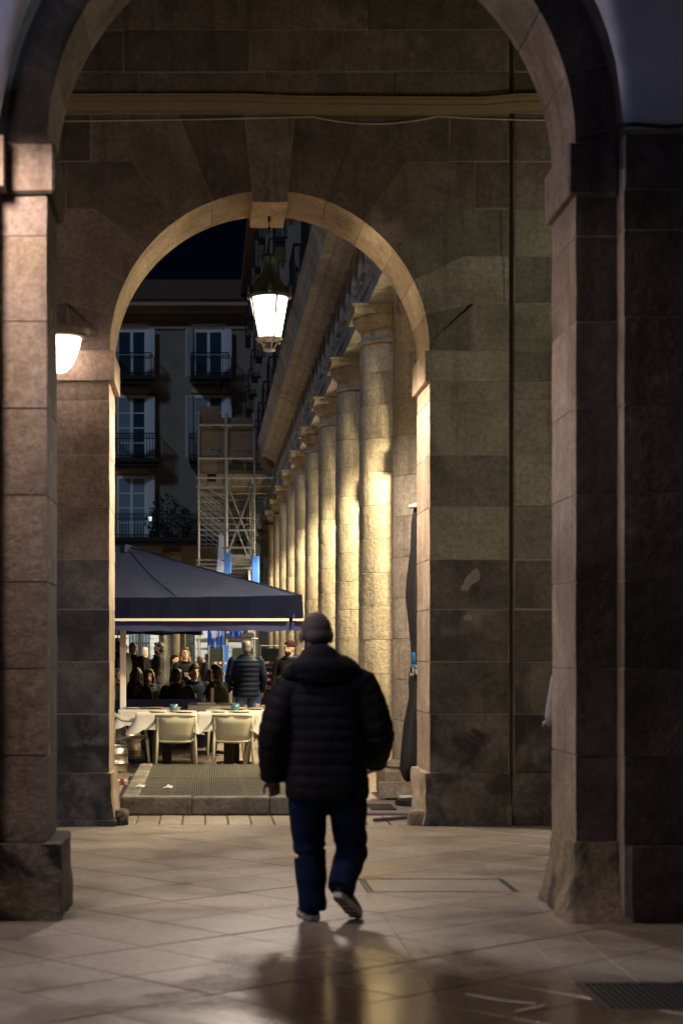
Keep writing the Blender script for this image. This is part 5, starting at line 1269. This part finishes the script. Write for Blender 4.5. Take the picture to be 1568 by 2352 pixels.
def person(label, loc, rz, h=1.72, pose='stand', top='cl_black', legs='cl_charcoal', skin='skin', hair='hair_black', style='short', turn=0, nod=0, lean=0, female=False,
           arms='down', puffer=False, beard=False, hat=None, bag=False, group='people out on the square', build=1.0, cat='person'):
    """front is -y in its own frame; TURN / NOD turn and bow the head (degrees)"""
    t = thing('person', label, cat, loc, math.radians(rz), group)
    k = h / 1.75; sit = pose == 'sit'; bz = -0.44 if sit else 0.0; ly = math.tan(math.radians(lean))
    fb = 0.9 if female else 1.0
    def P(x, y, z): return Vector((x * k * build if abs(x) < 0.5 else x * k, (y - ly * max(0, (z - 0.93))) * k, (z + bz) * k))
    chin = P(0, 0, 1.52)
    hr = Matrix.Rotation(math.radians(turn), 3, 'Z') @ Matrix.Rotation(math.radians(nod), 3, 'X')
    neck = P(0, 0.01, 1.49)
    def H(x, y, z): return neck + hr @ (Vector((x, y, z)) * k)
    sw = 0.195 * fb
    sh = [P(s_ * sw, 0.01, 1.42) for s_ in (-1, 1)]
    if arms == 'down': el = [P(s_ * (sw + .065), 0.03, 1.13) for s_ in (-1, 1)]; wr = [P(s_ * (sw + .06), -0.06, .88) for s_ in (-1, 1)]
    elif arms == 'table': el = [P(s_ * (sw + .07), -0.08, 1.16) for s_ in (-1, 1)]; wr = [P(s_ * .10, -0.36, 1.20) for s_ in (-1, 1)]
    elif arms == 'front': el = [P(s_ * (sw + .07), 0.02, 1.14) for s_ in (-1, 1)]; wr = [P(s_ * .12, -0.24, 1.10) for s_ in (-1, 1)]
    else: el = [P(s_ * (sw + .10), 0.05, 1.15) for s_ in (-1, 1)]; wr = [P(s_ * (sw - .0), -0.12, .95) for s_ in (-1, 1)]
    hip = [P(s_ * .09, 0, .92) for s_ in (-1, 1)]
    if sit: kn = [Vector((s_ * .12 * k, -.42 * k, .49 * k)) for s_ in (-1, 1)]; an = [Vector((s_ * .11 * k, -.38 * k, .09 * k)) for s_ in (-1, 1)]
    else: kn = [Vector((s_ * .10 * k, -.02 * k, .50 * k)) for s_ in (-1, 1)]; an = [Vector((s_ * .11 * k, .03 * k, .085 * k)) for s_ in (-1, 1)]
    # body: one continuous surface
    b_ = B()
    b_.ell(H(0, .005, .155), (.074 * k, .093 * k, .108 * k), rot=hr); b_.ell(H(0, -.028, .085), (.056 * k, .062 * k, .062 * k), rot=hr)
    b_.ell(H(0, -.098, .115), (.013 * k, .022 * k, .024 * k), 10, rot=hr); b_.ell(H(0, -.092, .145), (.012 * k, .016 * k, .03 * k), 10, rot=hr)
    for s_ in (-1, 1): b_.ell(H(s_ * .075, .008, .135), (.013 * k, .024 * k, .034 * k), 8, rot=hr)
    b_.cap(neck - Vector((0, 0, .06 * k)), H(0, .012, .08), .056 * k * fb, .054 * k * fb)
    rows = [(P(0, 0, .88), .15, .105), (P(0, 0, 1.0), .145, .10), (P(0, 0, 1.12), .138, .095), (P(0, 0, 1.28), .16, .11), (P(0, 0.01, 1.40), .165, .10), (P(0, 0.01, 1.46), .10, .07)]
    b_.loft([(c, rx * k * build, ry * k * build) for c, rx, ry in rows])
    for i in (0, 1):
        b_.cap(sh[i], el[i], .05 * k, .042 * k); b_.cap(el[i], wr[i], .042 * k, .028 * k)
        b_.cap(hip[i], kn[i], .082 * k, .055 * k); b_.cap(kn[i], an[i], .053 * k, .036 * k); b_.cap(an[i] + Vector((0, .03 * k, -.03 * k)), an[i] + Vector((0, -.13 * k, -.05 * k)), .035 * k, .03 * k, flat=.8)
    remesh(b_.part('body', M[skin], t, world=False), 0.0135 * k)
    # face details
    for s_ in (-1, 1): b_ = B(); b_.ell(H(s_ * .032, -.083, .148), (.014 * k, .009 * k, .0075 * k), 8, rot=hr); b_.part('eye', M['eye'], t, world=False)
    for s_ in (-1, 1):
        b_ = B(); b_.tube([H(s_ * .014, -.094, .172), H(s_ * .034, -.092, .179), H(s_ * .056, -.075, .172)],   .0055 * k, 6)
        b_.part('eyebrow', M[hair if hair != 'hair_grey' else 'hair_salt'], t, world=False)
    b_ = B(); b_.ell(H(0, -.086, .073), (.024 * k, .010 * k, .008 * k), 10, rot=hr); b_.part('mouth', M['lip'], t, world=False)
    for i, s_ in enumerate((-1, 1)):
        b_ = B(); fd = (wr[i] - el[i]).normalized(); hand_bm(b_, wr[i] - fd * .01, fd, Vector((s_ * 1.0, 0, 0)) if arms == 'down' else Vector((0, 0, 1)), s_ if arms == 'down' else -s_, k * fb * 0.98, 0.6); b_.part('hand', M[skin], t, smooth=True, world=False)
    # clothes
    b_ = B(); e = 0.024 if not puffer else 0.04
    hem = .78 if not sit else .86
    rows = []
    n = 18
    keys = [(hem, .172, .128), (.92, .172, .128), (1.05, .165, .12), (1.2, .175, .125), (1.32, .19, .13), (1.41, .175, .12), (1.465, .11, .085), (1.50, .075, .075)]
    def interp(z):
        for (z0, a0, c0), (z1, a1, c1) in zip(keys, keys[1:]):
            if z <= z1: u = (z - z0) / (z1 - z0); return a0 + (a1 - a0) * u, c0 + (c1 - c0) * u
        return keys[-1][1:]
    nn = 60 if puffer else 16
    for i in range(nn + 1):
        z = hem + (1.50 - hem) * i / nn; rx, ry = interp(z)
        pf = 0.016 * abs(math.sin(PI * (z - hem) / .085)) ** .6 if puffer and z < 1.42 else (0.006 * noise.noise(Vector((z * 9, loc[0] * 7, 0))))
        rows.append((P(0, 0.005, z), ((rx * fb + e * .4) + pf) * k * build, ((ry * fb + e * .4) + pf) * k * build))
    b_.loft(rows, 20)
    for i in (0, 1):
        segs = []
        for (p, q, r0, r1) in ((sh[i], el[i], .064 + e * .5, .056 + e * .4), (el[i], wr[i], .055 + e * .4, .040 + e * .3)):
            if puffer:
                m_ = 10
                for j in range(m_):
                    a, c = j / m_, (j + 1) / m_; rr = r0 + (r1 - r0) * a
                    pm = p + (q - p) * ((a + c) / 2); b_.ell(pm, (rr * k * 1.02, rr * k * 1.02, (q - p).length / m_ * .8), 12, rot=(q - p).to_track_quat('Z', 'Y').to_matrix())
                b_.cap(p, q, (r0 - .012) * k, (r1 - .012) * k)
            else: b_.cap(p, q, r0 * k * fb, r1 * k * fb)
    b_.cap(sh[0], sh[1], .062 * k, .062 * k)
    remesh(b_.part('jacket', M[top], t, world=False), (0.011 if puffer else 0.016) * k, 2)
    b_ = B(); rows = []
    for i in range(13):
        a = i / 12 * 2 * PI; rows.append(P(.088 * fb * math.cos(a), -.01 + .085 * math.sin(a), 1.49 + .015 * math.sin(a)))
    b_.tube(rows, .022 * k, 8); b_.part('collar', M[top], t, smooth=True, world=False)
    b_ = B(); b_.loft([(P(0, 0, .78 if not sit else .82), .15 * k, .12 * k), (P(0, 0, .9), .165 * k * build, .125 * k * build), (P(0, 0, 1.0), .155 * k * build, .115 * k * build)])
    for i in (0, 1):
        b_.cap(hip[i], kn[i], .098 * k, .072 * k); b_.cap(kn[i], an[i] + Vector((0, 0, .03)), .072 * k, .058 * k)
    remesh(b_.part('trousers', M[legs], t, world=False), 0.016 * k, 2)
    for i in (0, 1):
        b_ = B(); b_.loft([(an[i] + Vector((0, 0.02, -.083 * k)), .042 * k, .06 * k), (an[i] + Vector((0, 0.02, -.02)), .042 * k, .055 * k)], 12)
        b_.cap(an[i] + Vector((0, .02 * k, -.045 * k)), an[i] + Vector((0, -.15 * k, -.055 * k)), .042 * k, .036 * k, flat=.75); b_.part('shoe', M['shoe_dark'], t, smooth=True, world=False)
    # hair
    b_ = B()
    if hat:
        b_.ell(H(0, .014, .205), (.086 * k, .104 * k, .082 * k), rot=hr); b_.loft([[tuple(H(.087 * math.cos(a), .012 + .106 * math.sin(a), zz)) for a in [2 * PI * i / 20 for i in range(20)]] for zz in (.165, .205)])
        remesh(b_.part('beanie', M[hat], t, world=False), .011 * k, 2)
        b_ = B(); b_.box(-.02, .02, -.003, .003, -.008, .008); o = b_.part('beanie_label', M['paper'], t, world=False); o.location = H(-.01, -.1, .187); o.rotation_euler.z = math.radians(turn)
    else:
        b_.ell(H(0, .022, .178), (.083 * k, .094 * k, .100 * k), rot=hr); b_.ell(H(0, .045, .12), (.076 * k, .07 * k, .085 * k), rot=hr)
        if style != 'bald': b_.ell(H(0.01, -.055, .238), (.066 * k, .05 * k, .032 * k), rot=hr)
        if style in ('long', 'wavy'):
            b_.cap(H(0, .06, .14), H(0, .095, -.17), .085 * k, .075 * k, flat=.6)
            for s_ in (-1, 1): b_.cap(H(s_ * .068, -.005, .18), H(s_ * .092, .03, -.12), .034 * k, .045 * k); b_.cap(H(s_ * .04, -.04, .235), H(s_ * .078, -.03, .12), .03 * k, .026 * k)
        if style == 'wavy':
            for q in range(9): a = R.uniform(0, PI); b_.ell(H(.10 * math.cos(a), .05 + .06 * math.sin(a), R.uniform(-.12, .16)), (.04 * k,) * 3, 8)
        if style == 'pony': b_.cap(H(0, .11, .19), H(0.01, .14, -.02), .034 * k, .016 * k)
        if style == 'quiff': b_.ell(H(0, -.05, .262), (.062 * k, .06 * k, .035 * k), rot=hr); b_.ell(H(.0, -.085, .225), (.06 * k, .024 * k, .022 * k), rot=hr)
        if style == 'bun': b_.ell(H(0, .1, .24), (.045 * k,) * 3, 10)
        o = remesh(b_.part('hair', M[hair], t, world=False), .011 * k, 2)
    if beard:
        b_ = B(); b_.ell(H(0, -.045, .068), (.058 * k, .055 * k, .05 * k), rot=hr); b_.ell(H(0, -.06, .04), (.035 * k, .035 * k, .03 * k), rot=hr)
        remesh(b_.part('beard', M[hair], t, world=False), .011 * k, 1)
    if bag:
        b_ = B(); b_.tube([P(-.15, .12, 1.42), P(-.03, -.145, 1.25), P(.12, -.14, 1.08), P(.19, .02, .98)], .011 * k, 6); b_.part('bag_strap', M['wire'], t, smooth=True, world=False)
        b_ = B(); b_.lathe([(.032, -.008), (.04, -.006), (.04, .006), (.032, .008)], seg=16); o = b_.part('strap_ring', M['steel'], t, world=False); o.location = P(-.02, -.155, 1.24); o.rotation_euler.x = PI / 2
    return t

# drinkers seated behind the navy screen
def at(x, d): return (PX(x, d), d, 0)
def bench_stool(x, d, lab):
    t = thing('stool', lab, 'stool', (PX(x, d), d, 0), 0, "stools at the drinkers' table")
    b_ = B(); b_.lathe([(0, .40), (.17, .40), (.18, .42), (.17, .44), (0, .445)], seg=20); b_.part('seat', M['black_metal'], t, world=False)
    for q in range(4): a = PI / 4 + q * PI / 2; b_ = B(); b_.tube([(.12 * math.cos(a), .12 * math.sin(a), .40), (.17 * math.cos(a), .17 * math.sin(a), 0)], .014, 6); b_.part('leg', M['black_metal'], t, world=False)
SEAT = [
 ('person half hidden by the jamb, pale face turned toward the drinkers', 270, 30.2, 60, dict(h=1.66, top='cl_black', hair='hair_brown', style='long', female=True, turn=10, arms='table')),
 ('seated woman with long dark wavy hair seen from behind', 312, 28.15, 170, dict(h=1.70, top='cl_black', hair='hair_black', style='wavy', female=True, arms='table', lean=6)),
 ('smiling seated woman with long brown hair facing the arch', 343, 29.6, 20, dict(h=1.66, top='cl_charcoal', hair='hair_brown', style='long', female=True, turn=-25, arms='table', skin='skin')),
 ('seated person with short black hair seen from behind, between the women and the youth', 408, 28.2, 185, dict(h=1.68, top='cl_black', hair='hair_black', style='short', turn=-20, arms='table', lean=8)),
 ('seated youth with brown fringe and navy zipped jacket, eyes lowered', 447, 29.5, 8, dict(h=1.74, top='cl_navy', hair='hair_brown', style='quiff', turn=18, nod=-8, arms='table', skin='skin_pale')),
 ('seated woman with long straight chestnut hair turned away', 486, 29.9, 215, dict(h=1.66, top='cl_charcoal', hair='hair_chestnut', style='long', female=True, turn=-10, arms='table')),
 ('seated man in dark olive jacket leaning to the table, in profile', 514, 28.3, 240, dict(h=1.74, top='cl_olive', hair='hair_black', style='quiff', turn=-30, arms='table', lean=14)),
]
for (lab, x, d, rz, kw) in SEAT:
    person(lab, at(x, d), rz, pose='sit', group='drinkers around the table', **kw)
    bench_stool(x, d, 'dark stool under the ' + ' '.join(lab.replace('seated ', '').split(',')[0].split()[:9]))
STAND = [
 ('standing figure in black behind the parasol pole, nearer the jamb', 272, 34, 150, dict(h=1.78, top='cl_black', hair='hair_black')),
 ('standing man in sage jumper bowing his head behind the parasol pole', 287, 33, 100, dict(h=1.74, top='cl_sage', hair='hair_black', nod=-20)),
 ('standing figure in long black coat just past the parasol pole', 302, 36, 160, dict(h=1.70, top='cl_black', hair='hair_brown', lean=10)),
 ('grey-haired man in dark coat seen from behind', 333, 39, 165, dict(h=1.62, top='cl_black', hair='hair_grey', turn=-30)),
 ('bearded man in black hooded jacket and jeans, in profile', 364, 37, 270, dict(h=1.72, top='cl_charcoal', legs='denim_dark', hair='hair_black', beard=True, arms='front')),
 ('young woman with ponytail looking aside beside the yellow column', 403, 36, 75, dict(h=1.46, top='cl_black', hair='hair_brown', style='pony', female=True, turn=-20, skin='skin_pale')),
 ('standing woman with wavy brown hair looking down, bag strap across her chest', 427, 31.2, 12, dict(h=1.60, top='cl_black', hair='hair_brown', style='wavy', female=True, nod=-22, turn=8, bag=True, arms='front')),
 ('small distant woman with a pale bag strap across her back', 459, 50, 195, dict(h=1.40, top='cl_charcoal', hair='hair_chestnut', style='long', female=True, bag=True)),
 ('small distant man with short black hair and grey jacket', 476, 50, 250, dict(h=1.46, top='cl_charcoal', hair='hair_black', skin='skin_dark')),
 ('distant bald figure beside the scaffold', 489, 51.5, 250, dict(h=1.42, top='cl_navy', hair='hair_salt', style='bald', skin='skin_pale')),
 ('grey-haired man in navy quilted puffer jacket and blue jeans, seen from behind', 565, 30.4, 186, dict(h=1.71, top='puffer_navy', legs='denim', hair='hair_salt', puffer=True, build=1.18, turn=8)),
 ('man in plum beanie and black jacket facing the arch beside the walking man', 664, 28.5, -25, dict(h=1.70, top='cl_black', hair='hair_black', hat='cl_plum', beard=True, skin='skin_pale', turn=-12)),
 ('person in pale grey top mostly hidden behind the near pier', 1338, 12.6, 200, dict(h=1.66, top='cl_grey', hair='hair_brown', arms='front')),
]
for (lab, x, d, rz, kw) in STAND: person(lab, at(x, d), rz, **kw)
# the last one stands mostly behind the pier: move it so only the sleeve shows

# ------------------------------------------------------------------ the walking man (built facing away, +y)
MX, MY = 0.70, 10.2
man = thing('person', 'elderly man in black hooded puffer jacket and dark jeans walking away', 'person', (MX, MY, 0))
def Q(x, y, z): return Vector((x, y, z))
hc = Q(-.060, .075, 1.645)
hr = Matrix.Rotation(math.radians(14), 3, 'Z') @ Matrix.Rotation(math.radians(-18), 3, 'X')
def H(x, y, z): return hc + hr @ Vector((x, y, z))
b_ = B()
b_.ell(H(0, -.005, .015), (.084, .100, .112), 24, rot=hr); b_.ell(H(0, .04, -.065), (.062, .066, .06), 20, rot=hr)
b_.ell(H(0, .112, -.03), (.016, .026, .026), 12, rot=hr)
for s_ in (-1, 1): b_.ell(H(s_ * .088, .008, -.02), (.014, .03, .040), 12, rot=hr); b_.ell(H(s_ * .095, .0, -.012), (.010, .018, .03), 10, rot=hr)
b_.cap(Q(-.02, .02, 1.42), H(0, .0, -.07), .068, .064, 18)
b_.loft([(Q(0, 0, .84), .17, .13), (Q(0, 0, 1.0), .17, .13), (Q(-.01, .01, 1.2), .185, .135), (Q(-.015, .02, 1.36), .18, .12), (Q(-.02, .02, 1.45), .10, .08)])
sh = [Q(-.215, .01, 1.335), Q(.195, .0, 1.355)]; el = [Q(-.298, .0, 1.06), Q(.285, .0, 1.07)]; wr = [Q(-.308, .07, .80), Q(.286, .16, .89)]
hip = [Q(-.105, 0, .80), Q(.105, 0, .80)]; kn = [Q(-.10, .05, .42), Q(.135, .09, .41)]; an = [Q(-.085, .02, .09), Q(.070, -.11, .22)]
for i in (0, 1):
    b_.cap(sh[i], el[i], .052, .045, 16); b_.cap(el[i], wr[i], .044, .030, 16); b_.cap(hip[i], kn[i], .088, .06, 16); b_.cap(kn[i], an[i], .055, .038, 16)
def hand_into(i, f, n_, side, curl): hand_bm(b_, wr[i] + Vector((0, 0, .015)), f, n_, side, .92, curl)
hand_into(0, (0.16, .10, -1), (.15, -1, 0), 1, 1.5); hand_into(1, (-.25, .95, -.25), (1, .2, 0), 1, 0.7)
remesh(b_.part('body', M['skin_tan'], man, world=False), 0.0065, 3)
for s_ in (-1, 1): b_ = B(); b_.ell(H(s_ * .034, .098, .012), (.014, .009, .008), 8, rot=hr); b_.part('eye', M['eye'], man, world=False)
b_ = B(); b_.ell(H(0, .098, -.085), (.024, .01, .008), 8, rot=hr); b_.part('mouth', M['lip'], man, world=False)
# short grey hair: a ring round the sides and back, thin on the crown
b_ = B(); b_.ell(H(0, -.016, .012), (.0895, .0935, .100), 24, rot=hr); b_.ell(H(0, -.050, -.035), (.078, .056, .060), 20, rot=hr)
remesh(b_.part('hair', M['hair_thin'], man, world=False), .0075, 2)
# jacket: torso and sleeves with horizontal quilting
b_ = B(); keys = [(.700, .230, .165, .0), (.76, .238, .172, 0), (.92, .225, .165, 0), (1.10, .222, .165, -.002), (1.25, .232, .168, -.008), (1.36, .222, .155, -.012), (1.43, .165, .13, -.018), (1.50, .105, .10, -.03)]
def jk(z):
    for a, c in zip(keys, keys[1:]):
        if z <= c[0]: u = (z - a[0]) / (c[0] - a[0]); return [a[q] + (c[q] - a[q]) * u for q in (1, 2, 3)]
    return keys[-1][1:]
rings = []; n = 150; per = 0.066; seg = 56
for i in range(n + 1):
    z = .700 + .80 * i / n; rx, ry, ox = jk(z)
    pf = .0055 * abs(math.sin(PI * (z - .700) / per)) ** .7 if z < 1.40 else .012 * max(0, 1 - (z - 1.4) / .1)
    ring = []
    for q in range(seg):
        a = 2 * PI * q / seg; wv = .006 * noise.noise(Vector((math.cos(a) * 2.2, math.sin(a) * 2.2, z * 4))) + .003 * noise.noise(Vector((math.cos(a) * 9, math.sin(a) * 9, z * 14)))
        ca, sa = math.cos(a), math.sin(a); e_ = 2 / 2.35
        sl = .018 * max(0, sa)      # front hem a little lower
        ring.append((ox + (rx + pf + wv) * math.copysign(abs(ca) ** e_, ca), .012 + .02 * (z - .7) + (ry + pf + wv) * math.copysign(abs(sa) ** e_, sa), z - (sl if z < .8 else 0)))
    rings.append(ring)
b_.loft(rings)
for i in (0, 1):
    path = [sh[i] + Q(.06 if i == 0 else -.06, 0, .0), sh[i], (sh[i] + el[i]) / 2 + Q(-.008 if i == 0 else .008, -.005, 0), el[i], (el[i] + wr[i]) / 2, wr[i]]
    rad = [.080, .092, .098, .098, .090, .068]
    tot = 0; pts = []
    for a in range(len(path) - 1):
        for q in range(22):
            u = q / 22; p = path[a] + (path[a + 1] - path[a]) * u; r_ = rad[a] + (rad[a + 1] - rad[a]) * u
            pts.append((p, r_))
    pts.append((path[-1], rad[-1])); d = 0; P_, R_ = [], []
    for q, (p, r_) in enumerate(pts):
        if q: d += (p - pts[q - 1][0]).length
        P_.append(p); R_.append(r_ - .002 + .0055 * abs(math.sin(PI * d / .070)) ** .7)
    b_.tube(P_, R_, 26)
    b_.ell(sh[i] + Q(.055 if i == 0 else -.055, 0, .0), (.135, .115, .088), 20); b_.cap(sh[i] + Q(.02 if i == 0 else -.02, .0, .0), Q(-.02, .0, 1.44), .088, .085, 18)
remesh(b_.part('jacket', M['jacket'], man, world=False), .0068, 2)
# hood lying thick on the shoulders
b_ = B(); pts = []; rr = []
for i in range(17):
    a = -PI * 0.20 + (1.40 * PI) * i / 16
    # open toward the front (+y)
    ang = PI + (i / 16 - .5) * 1.25 * PI - PI / 2
    u = abs(i / 16 - .5) * 2
    pts.append(Q(-.040 + .150 * math.cos(ang), .03 + .118 * math.sin(ang), 1.505 - .050 * (1 - u) - .035 * u)); rr.append(.074 - .036 * u)
b_.tube(pts, rr, 18)
b_.ell(Q(-.045, -.115, 1.445), (.175, .070, .085), 24, rot=Matrix.Rotation(math.radians(4), 3, 'Y')); b_.ell(Q(-.05, -.10, 1.50), (.12, .062, .085), 20)
b_.ell(Q(-.150, -.02, 1.44), (.125, .115, .066), 20, rot=Matrix.Rotation(math.radians(-26), 3, 'Y')); b_.ell(Q(.080, -.02, 1.455), (.13, .115, .068), 20, rot=Matrix.Rotation(math.radians(24), 3, 'Y'))
b_.ell(Q(-.05, -.125, 1.40), (.145, .055, .05), 20)
remesh(b_.part('hood', M['jacket'], man, world=False), .0085, 12)
# jeans: baggy, with folds at knee and ankle
b_ = B()
b_.loft([(Q(0, .01, .70), .205, .135), (Q(0, .01, .80), .205, .145), (Q(0, .01, .92), .19, .14)], 24)
for i, path in enumerate(([Q(-.110, .005, .80), Q(-.112, .01, .66), Q(-.105, .04, .50), Q(-.098, .05, .38), Q(-.090, .03, .24), Q(-.084, .02, .12), Q(-.084, .02, .055)],
                          [Q(.112, .0, .80), Q(.118, .01, .66), Q(.130, .06, .50), Q(.148, .085, .40), Q(.112, .0, .31), Q(.082, -.075, .245), Q(.066, -.13, .19)])):
    rad = [.118, .112, .100, .094, .090, .080, .078] if i == 0 else [.118, .112, .098, .092, .088, .080, .074]
    P_, R_ = [], []
    for a in range(len(path) - 1):
        for q in range(10):
            u = q / 10; p = path[a] + (path[a + 1] - path[a]) * u; r_ = rad[a] + (rad[a + 1] - rad[a]) * u
            f = .0038 * math.sin(p.z * 62 + i * 2 + 2 * math.sin(p.z * 17)) * (1.0 if p.z < .22 or .36 < p.z < .5 else .35); P_.append(p + Q(f * .6, 0, 0)); R_.append(r_ + f)
    P_.append(path[-1]); R_.append(rad[-1]); b_.tube(P_, R_, 22)
remesh(b_.part('jeans', M['denim_dark'], man, world=False), .008, 2)
# shoes
def shoe(mw):
    s_ = holder('shoe', man)
    def tr(p): return tuple(mw @ Vector(p))
    prof = [(-.035, .032, .105), (-.02, .038, .11), (.03, .038, .105), (.09, .040, .075), (.15, .046, .058), (.21, .044, .042), (.245, .030, .03)]
    b_ = B(); rows = []
    for (y, w, hh) in prof:
        rows.append([tr((w * math.cos(a), y, .028 + hh * max(0, math.sin(a)))) for a in [2 * PI * q / 16 for q in range(16)]])
    b_.loft(rows); b_.part('upper', M['shoe_dark'], s_, smooth=True, world=False)
    b_ = B(); rows = []
    for (z, gr) in ((.005, .0), (.018, .004), (.034, .003)):
        ring = [(w + gr, y) for (y, w, hh) in prof]; outline = [(-(w + gr), y) for (y, w, hh) in prof][::-1]
        full = [(ring[0][0] * .6, -.048 - gr)] + ring + [(.012, .262 + gr), (-.012, .262 + gr)] + outline + [(-ring[0][0] * .6, -.048 - gr)]
        rows.append([tr((x, y, z)) for x, y in full])
    b_.loft(rows); b_.part('midsole', M['sole'], s_, smooth=False, world=False)
    b_ = B()
    for (y, w, hh) in prof[:-1]: b_.loft([[tr((x, yy, z)) for (x, yy) in ((-w * .88, y + .004), (w * .88, y + .004), (w * .9, y + .03), (-w * .9, y + .03))] for z in (-.001, .0045)])
    b_.part('outsole', M['sole_under'], s_, world=False)
shoe(Matrix.Translation((-.083, .015, 0.001)) @ Matrix.Rotation(math.radians(10), 4, 'Z'))
# trailing foot: heel high, toe on the ground, sole turned to the camera
toe = Vector((.160, .045, .018)); heel = Vector((.045, -.150, .150))
yv = (toe - heel).normalized(); zv = Vector((.38, .62, .70)); zv = (zv - yv * zv.dot(yv)).normalized(); xv = yv.cross(zv)
mt = Matrix((xv, yv, zv)).transposed().to_4x4(); mt.translation = heel + yv * .045 - zv * 0.0
shoe(mt)

# small bluish light left on the long balcony
b_ = B(); b_.ell((0, 0, 0), (.07, .04, .09), 10); o = b_.part('balcony_light', M['glow_phone'], smooth=True); o.location = (PX(345, 73.2), 73.2, PZ(1191, 73.2)); tag(o, 'tiny bluish white light on the long balcony railing', 'light')
